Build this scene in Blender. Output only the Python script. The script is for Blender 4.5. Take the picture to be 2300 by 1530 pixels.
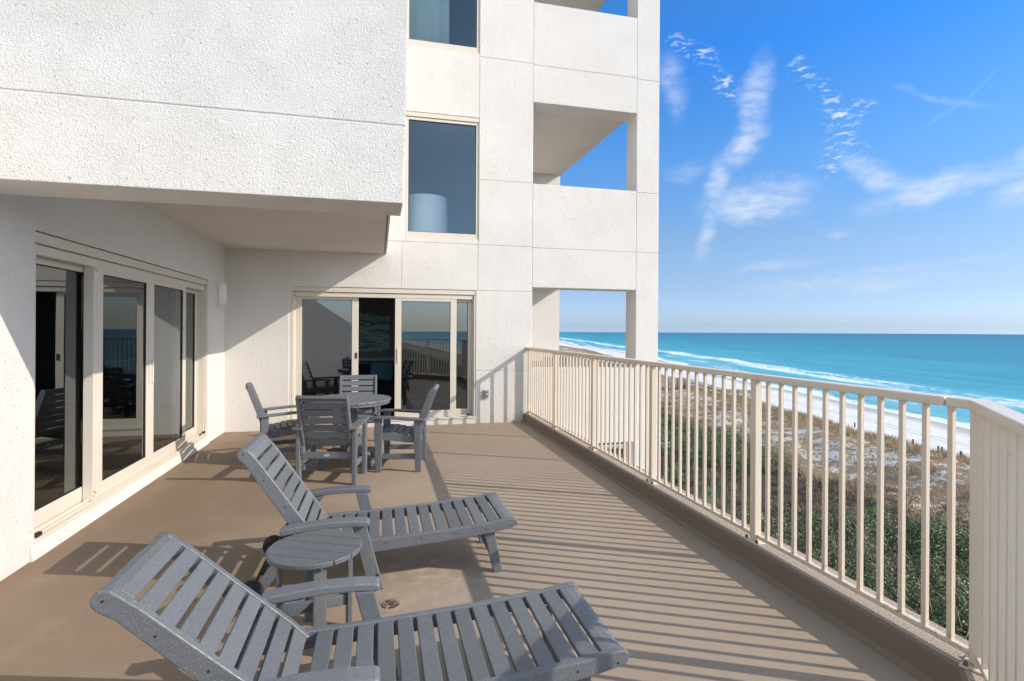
import bpy, bmesh, math, random
import numpy as np
from mathutils import Vector, Matrix, noise as mnoise

random.seed(7); rng = np.random.default_rng(7)
scene = bpy.context.scene
for o in list(bpy.data.objects): bpy.data.objects.remove(o)
COL = scene.collection
PI = math.pi

# ------------------------------------------------------------------ camera
cam_d = bpy.data.cameras.new("camera"); cam = bpy.data.objects.new("camera", cam_d); COL.objects.link(cam)
cam.location = (0, 0, 1.55)
cam.rotation_mode = 'QUATERNION'
cam.rotation_quaternion = (Matrix.Rotation(-0.24125, 3, 'Z') @ Matrix.Rotation(PI/2, 3, 'X') @ Matrix.Rotation(0.005965, 3, 'Z')).to_quaternion()
cam_d.sensor_width = 36.0; cam_d.lens = 36.0*1215.76/2300; cam_d.shift_y = -23.7/2300
cam_d.clip_start = 0.05; cam_d.clip_end = 20000
scene.camera = cam
scene.render.resolution_x = 1024; scene.render.resolution_y = 681

# ------------------------------------------------------------------ light
SUN = Vector((1.0, -0.50, 0.665)).normalized()           # towards the sun
SUN_EL = math.asin(SUN.z); SUN_AZ = math.atan2(SUN.x, SUN.y)
ld = bpy.data.lights.new("sun", 'SUN'); ld.energy = 2.75; ld.angle = math.radians(0.38); ld.color = (1.0, 0.915, 0.79)
lo = bpy.data.objects.new("sun", ld); COL.objects.link(lo)
lo.rotation_mode = 'QUATERNION'; lo.rotation_quaternion = SUN.to_track_quat('Z', 'Y')
scene.view_settings.view_transform = 'Standard'; scene.view_settings.look = 'None'
scene.view_settings.exposure = 0.84; scene.view_settings.gamma = 1.0

def N(nt, t, **kw):
    n = nt.nodes.new(t)
    for k, v in kw.items():
        if k.startswith('i_'):
            n.inputs[k[2:].replace('_', ' ')].default_value = v
        else: setattr(n, k, v)
    return n
def mth(nt, op, a, b=None, c=None, clamp=False):
    n = nt.nodes.new('ShaderNodeMath'); n.operation = op; n.use_clamp = clamp
    for i, s in enumerate((a, b, c)):
        if s is None: continue
        if isinstance(s, (int, float)): n.inputs[i].default_value = s
        else: nt.links.new(s, n.inputs[i])
    return n.outputs[0]
def mixc(nt, f, a, b, mode='MIX'):
    n = nt.nodes.new('ShaderNodeMix'); n.data_type = 'RGBA'; n.blend_type = mode
    for s, i in ((f, 0), (a, 6), (b, 7)):
        if isinstance(s, (int, float)): n.inputs[i].default_value = s
        elif isinstance(s, tuple): n.inputs[i].default_value = (*s, 1) if len(s) == 3 else s
        else: nt.links.new(s, n.inputs[i])
    return n.outputs[2]
def ramp(nt, f, stops, interp='LINEAR'):
    n = nt.nodes.new('ShaderNodeValToRGB'); cr = n.color_ramp; cr.interpolation = interp
    while len(cr.elements) < len(stops): cr.elements.new(0.5)
    for e, (p, c) in zip(cr.elements, stops):
        e.position = p
        e.color = (c, c, c, 1) if isinstance(c, (int, float)) else (*c, 1)
    nt.links.new(f, n.inputs[0]); return n.outputs[0]
def mrange(nt, v, a, b, c=0.0, d=1.0, smooth=True):
    n = nt.nodes.new('ShaderNodeMapRange'); n.interpolation_type = 'SMOOTHSTEP' if smooth else 'LINEAR'
    nt.links.new(v, n.inputs[0])
    for i, x in zip((1, 2, 3, 4), (a, b, c, d)): n.inputs[i].default_value = x
    return n.outputs[0]

world = bpy.data.worlds.new("World"); scene.world = world; world.use_nodes = True
wt = world.node_tree; wt.nodes.clear()
tc = N(wt, 'ShaderNodeTexCoord'); sep = N(wt, 'ShaderNodeSeparateXYZ'); wt.links.new(tc.outputs['Generated'], sep.inputs[0])
zc = mth(wt, 'MAXIMUM', sep.outputs[2], 0.012)
cmb = N(wt, 'ShaderNodeCombineXYZ'); wt.links.new(sep.outputs[0], cmb.inputs[0]); wt.links.new(sep.outputs[1], cmb.inputs[1]); wt.links.new(zc, cmb.inputs[2])
nrm = N(wt, 'ShaderNodeVectorMath', operation='NORMALIZE'); wt.links.new(cmb.outputs[0], nrm.inputs[0])
sky = N(wt, 'ShaderNodeTexSky'); sky.sky_type = 'NISHITA'; sky.sun_disc = False
sky.sun_elevation = SUN_EL; sky.sun_rotation = SUN_AZ; sky.altitude = 10; sky.air_density = 1.0; sky.dust_density = 0.55; sky.ozone_density = 2.0
wt.links.new(nrm.outputs[0], sky.inputs[0])
el = mth(wt, 'MULTIPLY', mth(wt, 'ARCSINE', sep.outputs[2]), 57.2958)
az = mth(wt, 'MULTIPLY', mth(wt, 'ARCTAN2', sep.outputs[0], sep.outputs[1]), 57.2958)
ae = N(wt, 'ShaderNodeCombineXYZ'); wt.links.new(az, ae.inputs[0]); wt.links.new(el, ae.inputs[1])
nz1 = N(wt, 'ShaderNodeTexNoise', i_Scale=0.25, i_Detail=5.0, i_Roughness=0.6); wt.links.new(ae.outputs[0], nz1.inputs['Vector'])
dv = N(wt, 'ShaderNodeVectorMath', operation='SUBTRACT'); wt.links.new(nz1.outputs['Color'], dv.inputs[0]); dv.inputs[1].default_value = (.5, .5, .5)
dv2 = N(wt, 'ShaderNodeVectorMath', operation='SCALE'); wt.links.new(dv.outputs[0], dv2.inputs[0]); dv2.inputs['Scale'].default_value = 2.6
dv3 = N(wt, 'ShaderNodeVectorMath', operation='ADD'); wt.links.new(ae.outputs[0], dv3.inputs[0]); wt.links.new(dv2.outputs[0], dv3.inputs[1])
def blob(a, e, ra, re, rot, st):
    m = N(wt, 'ShaderNodeMapping', vector_type='TEXTURE'); wt.links.new(dv3.outputs[0], m.inputs[0])
    m.inputs[1].default_value = (a, e, 0); m.inputs[2].default_value = (0, 0, math.radians(rot)); m.inputs[3].default_value = (ra*1.3, re*1.35, 1)
    l = N(wt, 'ShaderNodeVectorMath', operation='LENGTH'); wt.links.new(m.outputs[0], l.inputs[0])
    return mrange(wt, l.outputs['Value'], 1.0, 0.15, 0, st)
def total(lst):
    s = lst[0]
    for x in lst[1:]: s = mth(wt, 'MAXIMUM', s, x)
    return s
soft = total([blob(38.0, 21.6, 3.6, 1.5, 82, .75), blob(36.8, 17.6, 3.2, 1.5, 55, .85), blob(34.7, 14.0, 3.2, 1.15, 82, .8), blob(33.6, 9.8, 3.0, .9, 78, .6),
              blob(38.2, 12.4, 5.2, 2.1, 4, .85), blob(47.6, 13.6, 3.6, 1.1, -40, .7), blob(51.5, 11.8, 5.4, 1.3, 8, .85), blob(56.5, 12.6, 4.2, 1.0, 20, .6),
              blob(57.4, 10.8, 2.4, 1.3, 30, .7), blob(39.7, 6.2, 3.5, .5, 5, .35), blob(46, 4.3, 10, .9, 1, .35), blob(30.2, 23.5, 1.5, 2.8, 10, .5),
              blob(31.5, 15.5, 2.4, 1.2, 0, .3), blob(52, 19, 4.4, .28, -24, .24), blob(53.5, 18.5, 4.5, .22, 32, .13), blob(44.6, 8.9, 1.5, .4, 0, .3), blob(50, 5.6, 8, .5, 3, .25), blob(-40, 14, 22, 5, 4, .6), blob(120, 18, 25, 6, 2, .5), blob(200, 16, 30, 6, 5, .5)])
puff = total([blob(35.2, 23.0, 2.6, .95, -40, 1.0), blob(32.2, 26.2, 2.6, .9, -30, .9), blob(45.2, 18.4, 2.8, 1.2, -55, 1.0), blob(45.2, 15.4, 2.2, 2.0, 0, .85), blob(41.9, 23.2, 1.1, 1.1, 20, .7), blob(46.6, 19.0, 1.4, .8, 30, .8), blob(43.4, 21.2, 1.8, .6, -40, .6)])
mpw = N(wt, 'ShaderNodeMapping'); mpw.inputs[2].default_value = (0, 0, .5); mpw.inputs[3].default_value = (.35, 1.0, 1); wt.links.new(ae.outputs[0], mpw.inputs[0])
nzw = N(wt, 'ShaderNodeTexNoise', i_Scale=0.9, i_Detail=6.0, i_Roughness=0.62); wt.links.new(mpw.outputs[0], nzw.inputs['Vector'])
mpp = N(wt, 'ShaderNodeMapping'); mpp.inputs[2].default_value = (0, 0, .65); mpp.inputs[3].default_value = (.55, 1.5, 1); wt.links.new(ae.outputs[0], mpp.inputs[0])
nzp = N(wt, 'ShaderNodeTexNoise', i_Scale=1.5, i_Detail=6.0, i_Roughness=0.6); wt.links.new(mpp.outputs[0], nzp.inputs['Vector'])
cs = mth(wt, 'MULTIPLY', soft, mrange(wt, nzw.outputs[0], .30, .66, .32, 1.0))
cp = mth(wt, 'MULTIPLY', puff, mrange(wt, nzp.outputs[0], .49, .63))
cf = mth(wt, 'MAXIMUM', mth(wt, 'MULTIPLY', cs, .74), mth(wt, 'MULTIPLY', cp, .80), clamp=True)
hs = N(wt, 'ShaderNodeHueSaturation'); hs.inputs['Saturation'].default_value = 1.25; hs.inputs['Hue'].default_value = 0.5; wt.links.new(sky.outputs[0], hs.inputs['Color'])
grd = ramp(wt, mth(wt, 'DIVIDE', el, 60.0, clamp=True), [(0.0, (.27, .38, .77)), (.07, (.285, .315, .46)), (.145, (.37, .37, .43)), (.28, (.34, .455, .56)), (.37, (.275, .46, .62)), (.44, (.19, .465, .71)), (.56, (.34, .50, .62)), (.68, (1.12, .86, .62))])  # last stop, above the view, raised and warmed as added fill light
# sky on the sun side and behind the camera brightened as added fill light
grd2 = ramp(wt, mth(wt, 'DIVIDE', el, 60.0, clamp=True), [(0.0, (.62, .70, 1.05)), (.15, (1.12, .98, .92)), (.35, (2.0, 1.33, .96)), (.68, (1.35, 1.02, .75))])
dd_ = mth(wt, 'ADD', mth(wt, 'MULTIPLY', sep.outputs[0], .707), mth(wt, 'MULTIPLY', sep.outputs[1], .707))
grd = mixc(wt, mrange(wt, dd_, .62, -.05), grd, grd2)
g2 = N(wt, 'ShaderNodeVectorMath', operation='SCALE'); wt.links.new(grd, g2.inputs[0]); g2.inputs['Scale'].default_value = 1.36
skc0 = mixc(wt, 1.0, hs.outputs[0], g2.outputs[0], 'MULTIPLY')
skc = mixc(wt, cf, skc0, (3.3, 3.5, 3.85))
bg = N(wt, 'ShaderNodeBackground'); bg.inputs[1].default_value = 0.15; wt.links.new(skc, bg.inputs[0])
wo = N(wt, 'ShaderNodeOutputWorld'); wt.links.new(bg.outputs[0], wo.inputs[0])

# ------------------------------------------------------------------ materials
def mat(name):
    m = bpy.data.materials.new(name); m.use_nodes = True; nt = m.node_tree
    return m, nt, nt.nodes['Principled BSDF']
def pos(nt):
    g = N(nt, 'ShaderNodeNewGeometry'); return g.outputs['Position']
def objc(nt): return N(nt, 'ShaderNodeTexCoord').outputs['Object']
def ntex(nt, vec, scale, detail=4.0, rough=0.55, mscale=None):
    if mscale:
        mp = N(nt, 'ShaderNodeMapping'); mp.inputs[3].default_value = mscale; nt.links.new(vec, mp.inputs[0]); vec = mp.outputs[0]
    n = N(nt, 'ShaderNodeTexNoise', i_Scale=scale, i_Detail=detail, i_Roughness=rough); nt.links.new(vec, n.inputs['Vector']); return n.outputs[0]
def bump(nt, b, h, strength, dist, prev=None):
    n = N(nt, 'ShaderNodeBump'); n.inputs['Strength'].default_value = strength; n.inputs['Distance'].default_value = dist
    nt.links.new(h, n.inputs['Height'])
    if prev: nt.links.new(prev, n.inputs['Normal'])
    if b: nt.links.new(n.outputs[0], b.inputs['Normal'])
    return n.outputs[0]

def stucco(name, base, scale, dist, amp=1.0):
    m, nt, b = mat(name); p = pos(nt)
    a = ntex(nt, p, scale, 3, .6); v = N(nt, 'ShaderNodeTexVoronoi', i_Scale=scale*1.4); v.feature = 'SMOOTH_F1'; nt.links.new(p, v.inputs['Vector'])
    big = ntex(nt, p, 1.1, 4, .6)
    a2 = mth(nt, 'MULTIPLY', ntex(nt, p, scale*.55, 6, .78), mrange(nt, ntex(nt, p, 3.5, 3, .6), .3, .7, .75, 1.25))
    h = mth(nt, 'ADD', mth(nt, 'ADD', mth(nt, 'MULTIPLY', a2, 1.6), mth(nt, 'MULTIPLY', mrange(nt, a, .52, .75), .5)), mth(nt, 'MULTIPLY', v.outputs['Distance'], -.7))
    h = mth(nt, 'SUBTRACT', h, mth(nt, 'MULTIPLY', mrange(nt, ntex(nt, p, scale*.42, 1, .4), .70, .76), 1.5))
    bump(nt, b, h, amp, dist)
    pit = ntex(nt, p, scale*.45, 2, .5); pm = mrange(nt, pit, .80, .84)
    c = mixc(nt, mrange(nt, big, .3, .75), tuple(x*.93 for x in base), base)
    c = mixc(nt, mth(nt, 'MULTIPLY', mrange(nt, ntex(nt, p, 2.2, 5, .7, (1, 1, .25)), .55, .8), .22), c, (.50, .46, .41))
    nt.links.new(c, b.inputs['Base Color']); b.inputs['Roughness'].default_value = .9; b.inputs['Specular IOR Level'].default_value = .2
    return m
M = {}
M['stucco'] = stucco('stucco', (.695, .672, .638), 80, .0062, .75)
M['stucco_coarse'] = stucco('stucco_coarse', (.765, .742, .705), 105, .0068, 1.0)
M['soffit'] = stucco('soffit_paint', (.76, .71, .65), 60, .003, .4)

def paint(name, col, rough=.45, spec=.4, b1=150, d1=.0006):
    m, nt, b = mat(name); p = pos(nt)
    n = ntex(nt, p, 3, 4, .6)
    nt.links.new(mixc(nt, n, tuple(x*.90 for x in col), tuple(min(1, x*1.06) for x in col)), b.inputs['Base Color'])
    b.inputs['Roughness'].default_value = rough; b.inputs['Specular IOR Level'].default_value = spec
    bump(nt, b, ntex(nt, p, b1, 2, .5), .4, d1); return m
M['alu'] = paint('cream_aluminium', (.61, .56, .48), .42)
M['rail'] = paint('railing_paint', (.70, .605, .49), .38, .5)
_m = M['rail']; _nt = _m.node_tree; _b = _nt.nodes['Principled BSDF']; _src = _b.inputs['Base Color'].links[0].from_socket; _p = pos(_nt); _sz = N(_nt, 'ShaderNodeSeparateXYZ'); _nt.links.new(_p, _sz.inputs[0])
_low = mth(_nt, 'MULTIPLY', mrange(_nt, _sz.outputs[2], .30, .15), mrange(_nt, ntex(_nt, _p, 38, 4, .7), .54, .66)); _chip = mth(_nt, 'MULTIPLY', mrange(_nt, ntex(_nt, _p, 22, 3, .6), .74, .78), .5)
_nt.links.new(mixc(_nt, mth(_nt, 'MAXIMUM', mth(_nt, 'MULTIPLY', _low, .75), _chip), _src, (.30, .17, .09)), _b.inputs['Base Color'])
M['white'] = paint('white_enamel', (.72, .71, .69), .4)
M['black'] = paint('black_rubber', (.02, .02, .022), .6)
M['dark'] = paint('dark_void', (.03, .03, .03), .8)
M['bolt'] = paint('rusty_bolt', (.16, .10, .06), .7)
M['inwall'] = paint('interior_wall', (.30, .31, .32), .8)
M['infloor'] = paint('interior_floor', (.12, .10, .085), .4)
M['sofa'] = paint('navy_upholstery', (.03, .035, .05), .9)
M['pillow'] = paint('teal_cushion', (.12, .30, .36), .9)
M['whitefab'] = paint('white_upholstery', (.85, .86, .86), .7)
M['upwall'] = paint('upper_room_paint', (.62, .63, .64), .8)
M['wicker'] = paint('brown_wicker', (.09, .055, .04), .7)
M['grey_wood'] = paint('weathered_wood', (.36, .31, .25), .85)
M['dark_wood'] = paint('dark_post_wood', (.10, .08, .06), .85)
M['deck_white'] = paint('pool_wall_white', (.62, .63, .66), .7)
M['pool'] = paint('pool_water', (.12, .45, .55), .1)
M['paver'] = paint('grey_paver', (.28, .28, .30), .8)
M['shutter'] = paint('tower_window', (.10, .13, .17), .3)
M['skin'] = paint('skin', (.35, .22, .16), .6)
M['cloth'] = paint('dark_swimwear', (.04, .05, .09), .8)

m, nt, b = mat('grey_lumber'); M['lumber'] = m; p = objc(nt)
n1 = ntex(nt, p, 9, 5, .65); n2 = ntex(nt, p, 300, 2, .5); n3 = ntex(nt, p, 60, 3, .6)
c = mixc(nt, n1, (.090, .098, .110), (.126, .136, .150)); c = mixc(nt, mth(nt, 'MULTIPLY', mrange(nt, n2, .56, .70), .55), c, (.32, .345, .38))
oi = N(nt, 'ShaderNodeObjectInfo'); hv = N(nt, 'ShaderNodeHueSaturation'); nt.links.new(c, hv.inputs['Color']); nt.links.new(mrange(nt, oi.outputs['Random'], 0, 1, .86, 1.14, False), hv.inputs['Value']); c = hv.outputs[0]
nt.links.new(c, b.inputs['Base Color']); nt.links.new(mrange(nt, n3, .3, .7, .38, .58), b.inputs['Roughness']); b.inputs['Specular IOR Level'].default_value = .55
bn = bump(nt, None, n3, .35, .0012); bump(nt, b, n2, .35, .0006, bn)

m, nt, b = mat('deck_coating'); M['floor'] = m; p = pos(nt)
n1 = ntex(nt, p, .9, 5, .6); n2 = ntex(nt, p, 130, 3, .6); n3 = ntex(nt, p, 14, 4, .6)
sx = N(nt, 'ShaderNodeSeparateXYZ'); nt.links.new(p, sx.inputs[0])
x_tone = mrange(nt, mth(nt, 'ADD', sx.outputs[0], mth(nt, 'MULTIPLY', mth(nt, 'SUBTRACT', ntex(nt, p, .6, 4, .6), .5), 2.0)), -1.7, .7)  # deck colour blends from darker brown to paler tan with rising x
c = mixc(nt, x_tone, mixc(nt, mrange(nt, n1, .3, .7), (.190, .138, .094), (.222, .163, .114)), mixc(nt, mrange(nt, n1, .3, .7), (.315, .244, .180), (.352, .277, .208))); c = mixc(nt, mth(nt, 'MULTIPLY', mrange(nt, n2, .5, .7), .22), c, (.22, .165, .12))
c = mixc(nt, mth(nt, 'MULTIPLY', mrange(nt, n3, .62, .8), .18), c, (.20, .15, .11)); c = mixc(nt, mth(nt, 'MULTIPLY', mrange(nt, ntex(nt, p, 2.6, 6, .7), .50, .75), .14), c, (.43, .36, .29)); c = mixc(nt, mth(nt, 'MULTIPLY', mrange(nt, ntex(nt, p, 33, 2, .5), .73, .76), .5), c, (.12, .09, .07))
mp = N(nt, 'ShaderNodeVectorMath', operation='DISTANCE'); nt.links.new(p, mp.inputs[0]); mp.inputs[1].default_value = (.32, 3.45, 0)
stn = mth(nt, 'MULTIPLY', mrange(nt, mp.outputs['Value'], .55, .1), mrange(nt, ntex(nt, p, 9, 5, .7), .42, .7)); c = mixc(nt, mth(nt, 'MULTIPLY', stn, .5), c, (.52, .46, .40))
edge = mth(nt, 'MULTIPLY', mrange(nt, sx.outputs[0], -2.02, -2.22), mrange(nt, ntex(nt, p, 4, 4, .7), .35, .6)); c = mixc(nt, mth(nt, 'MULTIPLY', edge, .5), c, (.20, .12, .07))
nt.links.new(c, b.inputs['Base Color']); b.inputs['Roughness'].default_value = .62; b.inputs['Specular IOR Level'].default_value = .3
bn = bump(nt, None, n2, .7, .003); bump(nt, b, n3, .25, .003, bn)
m, nt, b = mat('curb_top_granular'); M['curbtop'] = m; p = pos(nt); n2 = ntex(nt, p, 120, 3, .7)
nt.links.new(mixc(nt, mrange(nt, n2, .35, .65), (.22, .17, .13), (.50, .43, .35)), b.inputs['Base Color']); b.inputs['Roughness'].default_value = .85; bump(nt, b, n2, 1, .004)
m, nt, b = mat('drain_grate'); M['drain'] = m; p = pos(nt); v = N(nt, 'ShaderNodeTexVoronoi', i_Scale=130); nt.links.new(p, v.inputs['Vector'])
nt.links.new(ramp(nt, v.outputs['Color'], [(.2, (.05, .035, .03)), (.45, (.17, .10, .07)), (.7, (.30, .26, .22)), (.9, (.50, .46, .42))], 'CONSTANT'), b.inputs['Base Color'])

def glass(name, refl, tint, trans):
    m = bpy.data.materials.new(name); m.use_nodes = True; nt = m.node_tree; nt.nodes.clear()
    gl = N(nt, 'ShaderNodeBsdfGlossy'); gl.inputs['Color'].default_value = (*tint, 1); gl.inputs['Roughness'].default_value = .0
    g = N(nt, 'ShaderNodeBump'); g.inputs['Strength'].default_value = .04; g.inputs['Distance'].default_value = .02; nt.links.new(ntex(nt, pos(nt), 1.3, 1, .4), g.inputs['Height']); nt.links.new(g.outputs[0], gl.inputs['Normal'])
    tr = N(nt, 'ShaderNodeBsdfTransparent'); tr.inputs[0].default_value = (*trans, 1)
    lw = N(nt, 'ShaderNodeLayerWeight'); lw.inputs[0].default_value = .5
    f = mth(nt, 'ADD', mth(nt, 'MULTIPLY', mth(nt, 'POWER', lw.outputs['Facing'], 4.0), .8), refl, clamp=True)
    mx = N(nt, 'ShaderNodeMixShader'); nt.links.new(f, mx.inputs[0]); nt.links.new(tr.outputs[0], mx.inputs[1]); nt.links.new(gl.outputs[0], mx.inputs[2])
    o = N(nt, 'ShaderNodeOutputMaterial'); nt.links.new(mx.outputs[0], o.inputs[0]); return m
M['glass'] = glass('tinted_glass', .17, (.86, .92, .95), (.30, .34, .36))
M['glass_up'] = glass('window_glass', .10, (.72, .88, 1.0), (.72, .80, .84))

m, nt, b = mat('abstract_sea_painting'); M['painting'] = m
t = ntex(nt, pos(nt), 2.2, 6, .7, (1, 1, 5)); nt.links.new(ramp(nt, t, [(.3, (.04, .12, .15)), (.45, (.12, .38, .42)), (.55, (.65, .72, .70)), (.68, (.08, .28, .36))]), b.inputs['Base Color'])

# sea
m, nt, b = mat('sea_water'); M['sea'] = m; p = pos(nt)
at = N(nt, 'ShaderNodeAttribute'); at.attribute_name = 'offshore'; off = at.outputs['Fac']
sp = N(nt, 'ShaderNodeSeparateXYZ'); nt.links.new(p, sp.inputs[0])
cv = N(nt, 'ShaderNodeCombineXYZ'); nt.links.new(off, cv.inputs[0]); nt.links.new(sp.outputs[1], cv.inputs[1]); q = cv.outputs[0]
lo_ = mth(nt, 'LOGARITHM', mth(nt, 'MAXIMUM', off, 1.0), 10.0)
lon = mth(nt, 'ADD', lo_, mth(nt, 'MULTIPLY', mth(nt, 'SUBTRACT', ntex(nt, q, .012, 4, .6, (1, .3, 1)), .5), .5))
c = ramp(nt, mth(nt, 'DIVIDE', lon, 4.0), [(.1, (.20, .42, .44)), (.30, (.13, .43, .50)), (.46, (.055, .35, .42)), (.62, (.018, .23, .31)), (.80, (.008, .155, .26)), (1.0, (.004, .095, .22))])
streak = ntex(nt, q, .05, 5, .6, (1, .12, 1)); c = mixc(nt, mth(nt, 'MULTIPLY', mrange(nt, streak, .42, .68), .5), c, (.015, .15, .23)); c = mixc(nt, mth(nt, 'MULTIPLY', mrange(nt, ntex(nt, q, .28, 4, .6, (1, .10, 1)), .5, .7), mrange(nt, off, 400, 20, 0, .35)), c, (.02, .17, .24))
# foam
n_b = ntex(nt, q, .10, 5, .62, (1, .22, 1)); n_f = ntex(nt, q, .9, 5, .7, (1, .35, 1)); n_l = ntex(nt, q, .018, 3, .5)
d1 = mth(nt, 'ADD', off, mth(nt, 'MULTIPLY', mth(nt, 'SUBTRACT', n_l, .5), 22))
swash = mrange(nt, d1, 9, 1.5)
band2 = mth(nt, 'MULTIPLY', mrange(nt, d1, 10, 15), mrange(nt, d1, 24, 16))
band3 = mth(nt, 'MULTIPLY', mrange(nt, d1, 24, 36), mrange(nt, d1, 50, 42))
far_ = mth(nt, 'MULTIPLY', mrange(nt, sp.outputs[1], 110, 260), mrange(nt, off, 75, 30))
far_ = mth(nt, 'MULTIPLY', far_, .5)
fm = mth(nt, 'ADD', mth(nt, 'MULTIPLY', swash, .28), mth(nt, 'ADD', mth(nt, 'MULTIPLY', band2, .11), mth(nt, 'ADD', mth(nt, 'MULTIPLY', band3, .175), mth(nt, 'MULTIPLY', far_, .07))))
fr = mth(nt, 'ADD', mth(nt, 'ADD', mth(nt, 'MULTIPLY', n_b, .5), mth(nt, 'MULTIPLY', n_f, .5)), fm)
foam = mth(nt, 'MULTIPLY', mrange(nt, fr, .60, .74), .9)
c = mixc(nt, foam, c, (.78, .82, .84)); nt.links.new(c, b.inputs['Base Color'])
nt.links.new(mrange(nt, foam, 0, 1, .35, .8), b.inputs['Roughness']); b.inputs['IOR'].default_value = 1.33; b.inputs['Specular IOR Level'].default_value = .14
w1 = ntex(nt, q, .35, 5, .6, (1, .35, 1)); w2 = ntex(nt, q, 1.6, 4, .6, (1, .5, 1)); bn = bump(nt, None, w1, .5, .5); bump(nt, b, w2, .4, .12, bn)

# ground (beach / dune)
m, nt, b = mat('beach_and_dune'); M['ground'] = m; p = pos(nt)
at = N(nt, 'ShaderNodeAttribute'); at.attribute_name = 'inland'; din = at.outputs['Fac']
nn = ntex(nt, p, .06, 4, .6); dn = mth(nt, 'ADD', din, mth(nt, 'MULTIPLY', mth(nt, 'SUBTRACT', nn, .5), 9))
sand = mixc(nt, mrange(nt, ntex(nt, p, .35, 5, .65), .35, .7), (.64, .618, .59), (.73, .708, .68))
wet = mrange(nt, dn, 9, 3); sand = mixc(nt, wet, sand, (.42, .40, .38))
for dd in (14.2, 15.9):
    tr = mth(nt, 'ABSOLUTE', mth(nt, 'SUBTRACT', din, dd)); sand = mixc(nt, mth(nt, 'MULTIPLY', mrange(nt, tr, .45, .12), .55), sand, (.36, .35, .35))
litter = mixc(nt, ntex(nt, p, 1.2, 5, .7), (.21, .13, .075), (.37, .255, .155)); litter2 = mixc(nt, ntex(nt, p, 1.6, 5, .7), (.055, .04, .032), (.12, .085, .06))
cover = mixc(nt, mrange(nt, dn, 47, 52), litter, litter2)
pn = ntex(nt, p, .55, 6, .72); pn2 = ntex(nt, p, .10, 3, .5)
zone = mth(nt, 'ADD', mth(nt, 'MULTIPLY', mth(nt, 'MULTIPLY', mrange(nt, dn, 32, 38), mrange(nt, dn, 51, 46)), .15), mth(nt, 'MULTIPLY', mrange(nt, pn2, .4, .65), .05))
patch0 = mrange(nt, mth(nt, 'ADD', mth(nt, 'ADD', mth(nt, 'MULTIPLY', pn, .65), mth(nt, 'MULTIPLY', ntex(nt, p, 3.5, 3, .6), .35)), zone), .672, .715); patch = mth(nt, 'MULTIPLY', patch0, .78)
cover = mixc(nt, patch, cover, (.60, .585, .575))
c = mixc(nt, mrange(nt, dn, 24.5, 27), sand, cover); nt.links.new(c, b.inputs['Base Color']); b.inputs['Roughness'].default_value = .95; b.inputs['Specular IOR Level'].default_value = .1
bump(nt, b, pn, .8, .35)

def leafm(name, cols, rough=.5, transl=.25):
    m, nt, b = mat(name); g = N(nt, 'ShaderNodeNewGeometry'); r = g.outputs['Random Per Island']
    big = ntex(nt, g.outputs['Position'], .45, 3, .6)
    f = mth(nt, 'ADD', mth(nt, 'MULTIPLY', r, .6), mth(nt, 'MULTIPLY', mrange(nt, big, .3, .7), .4))
    k = len(cols)-1; c = ramp(nt, f, [(i/k*.9+.05, x) for i, x in enumerate(cols)])
    nt.links.new(c, b.inputs['Base Color']); b.inputs['Roughness'].default_value = rough; b.inputs['Specular IOR Level'].default_value = .4
    return m
M['leaf_dark'] = leafm('thicket_leaf', [(.028, .050, .018), (.058, .098, .032), (.095, .145, .048), (.16, .19, .065), (.24, .24, .12)])
M['leaf_olive'] = leafm('olive_leaf', [(.06, .065, .025), (.12, .125, .045), (.19, .20, .075), (.27, .25, .13)])
M['leaf_mix'] = leafm('scrub_leaf', [(.075, .035, .028), (.12, .07, .048), (.05, .065, .03), (.09, .10, .045), (.19, .13, .075)])
M['leaf_bright'] = leafm('bright_leaf', [(.09, .14, .02), (.16, .24, .03), (.24, .32, .05)])
M['grass'] = leafm('dune_grass_blade', [(.20, .13, .07), (.33, .225, .125), (.46, .35, .21), (.19, .17, .08)], .7)
M['palm'] = leafm('palmetto_frond', [(.05, .09, .03), (.10, .15, .05), (.19, .24, .09)])
M['twig'] = paint('bare_twig', (.30, .25, .19), .9)

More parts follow.
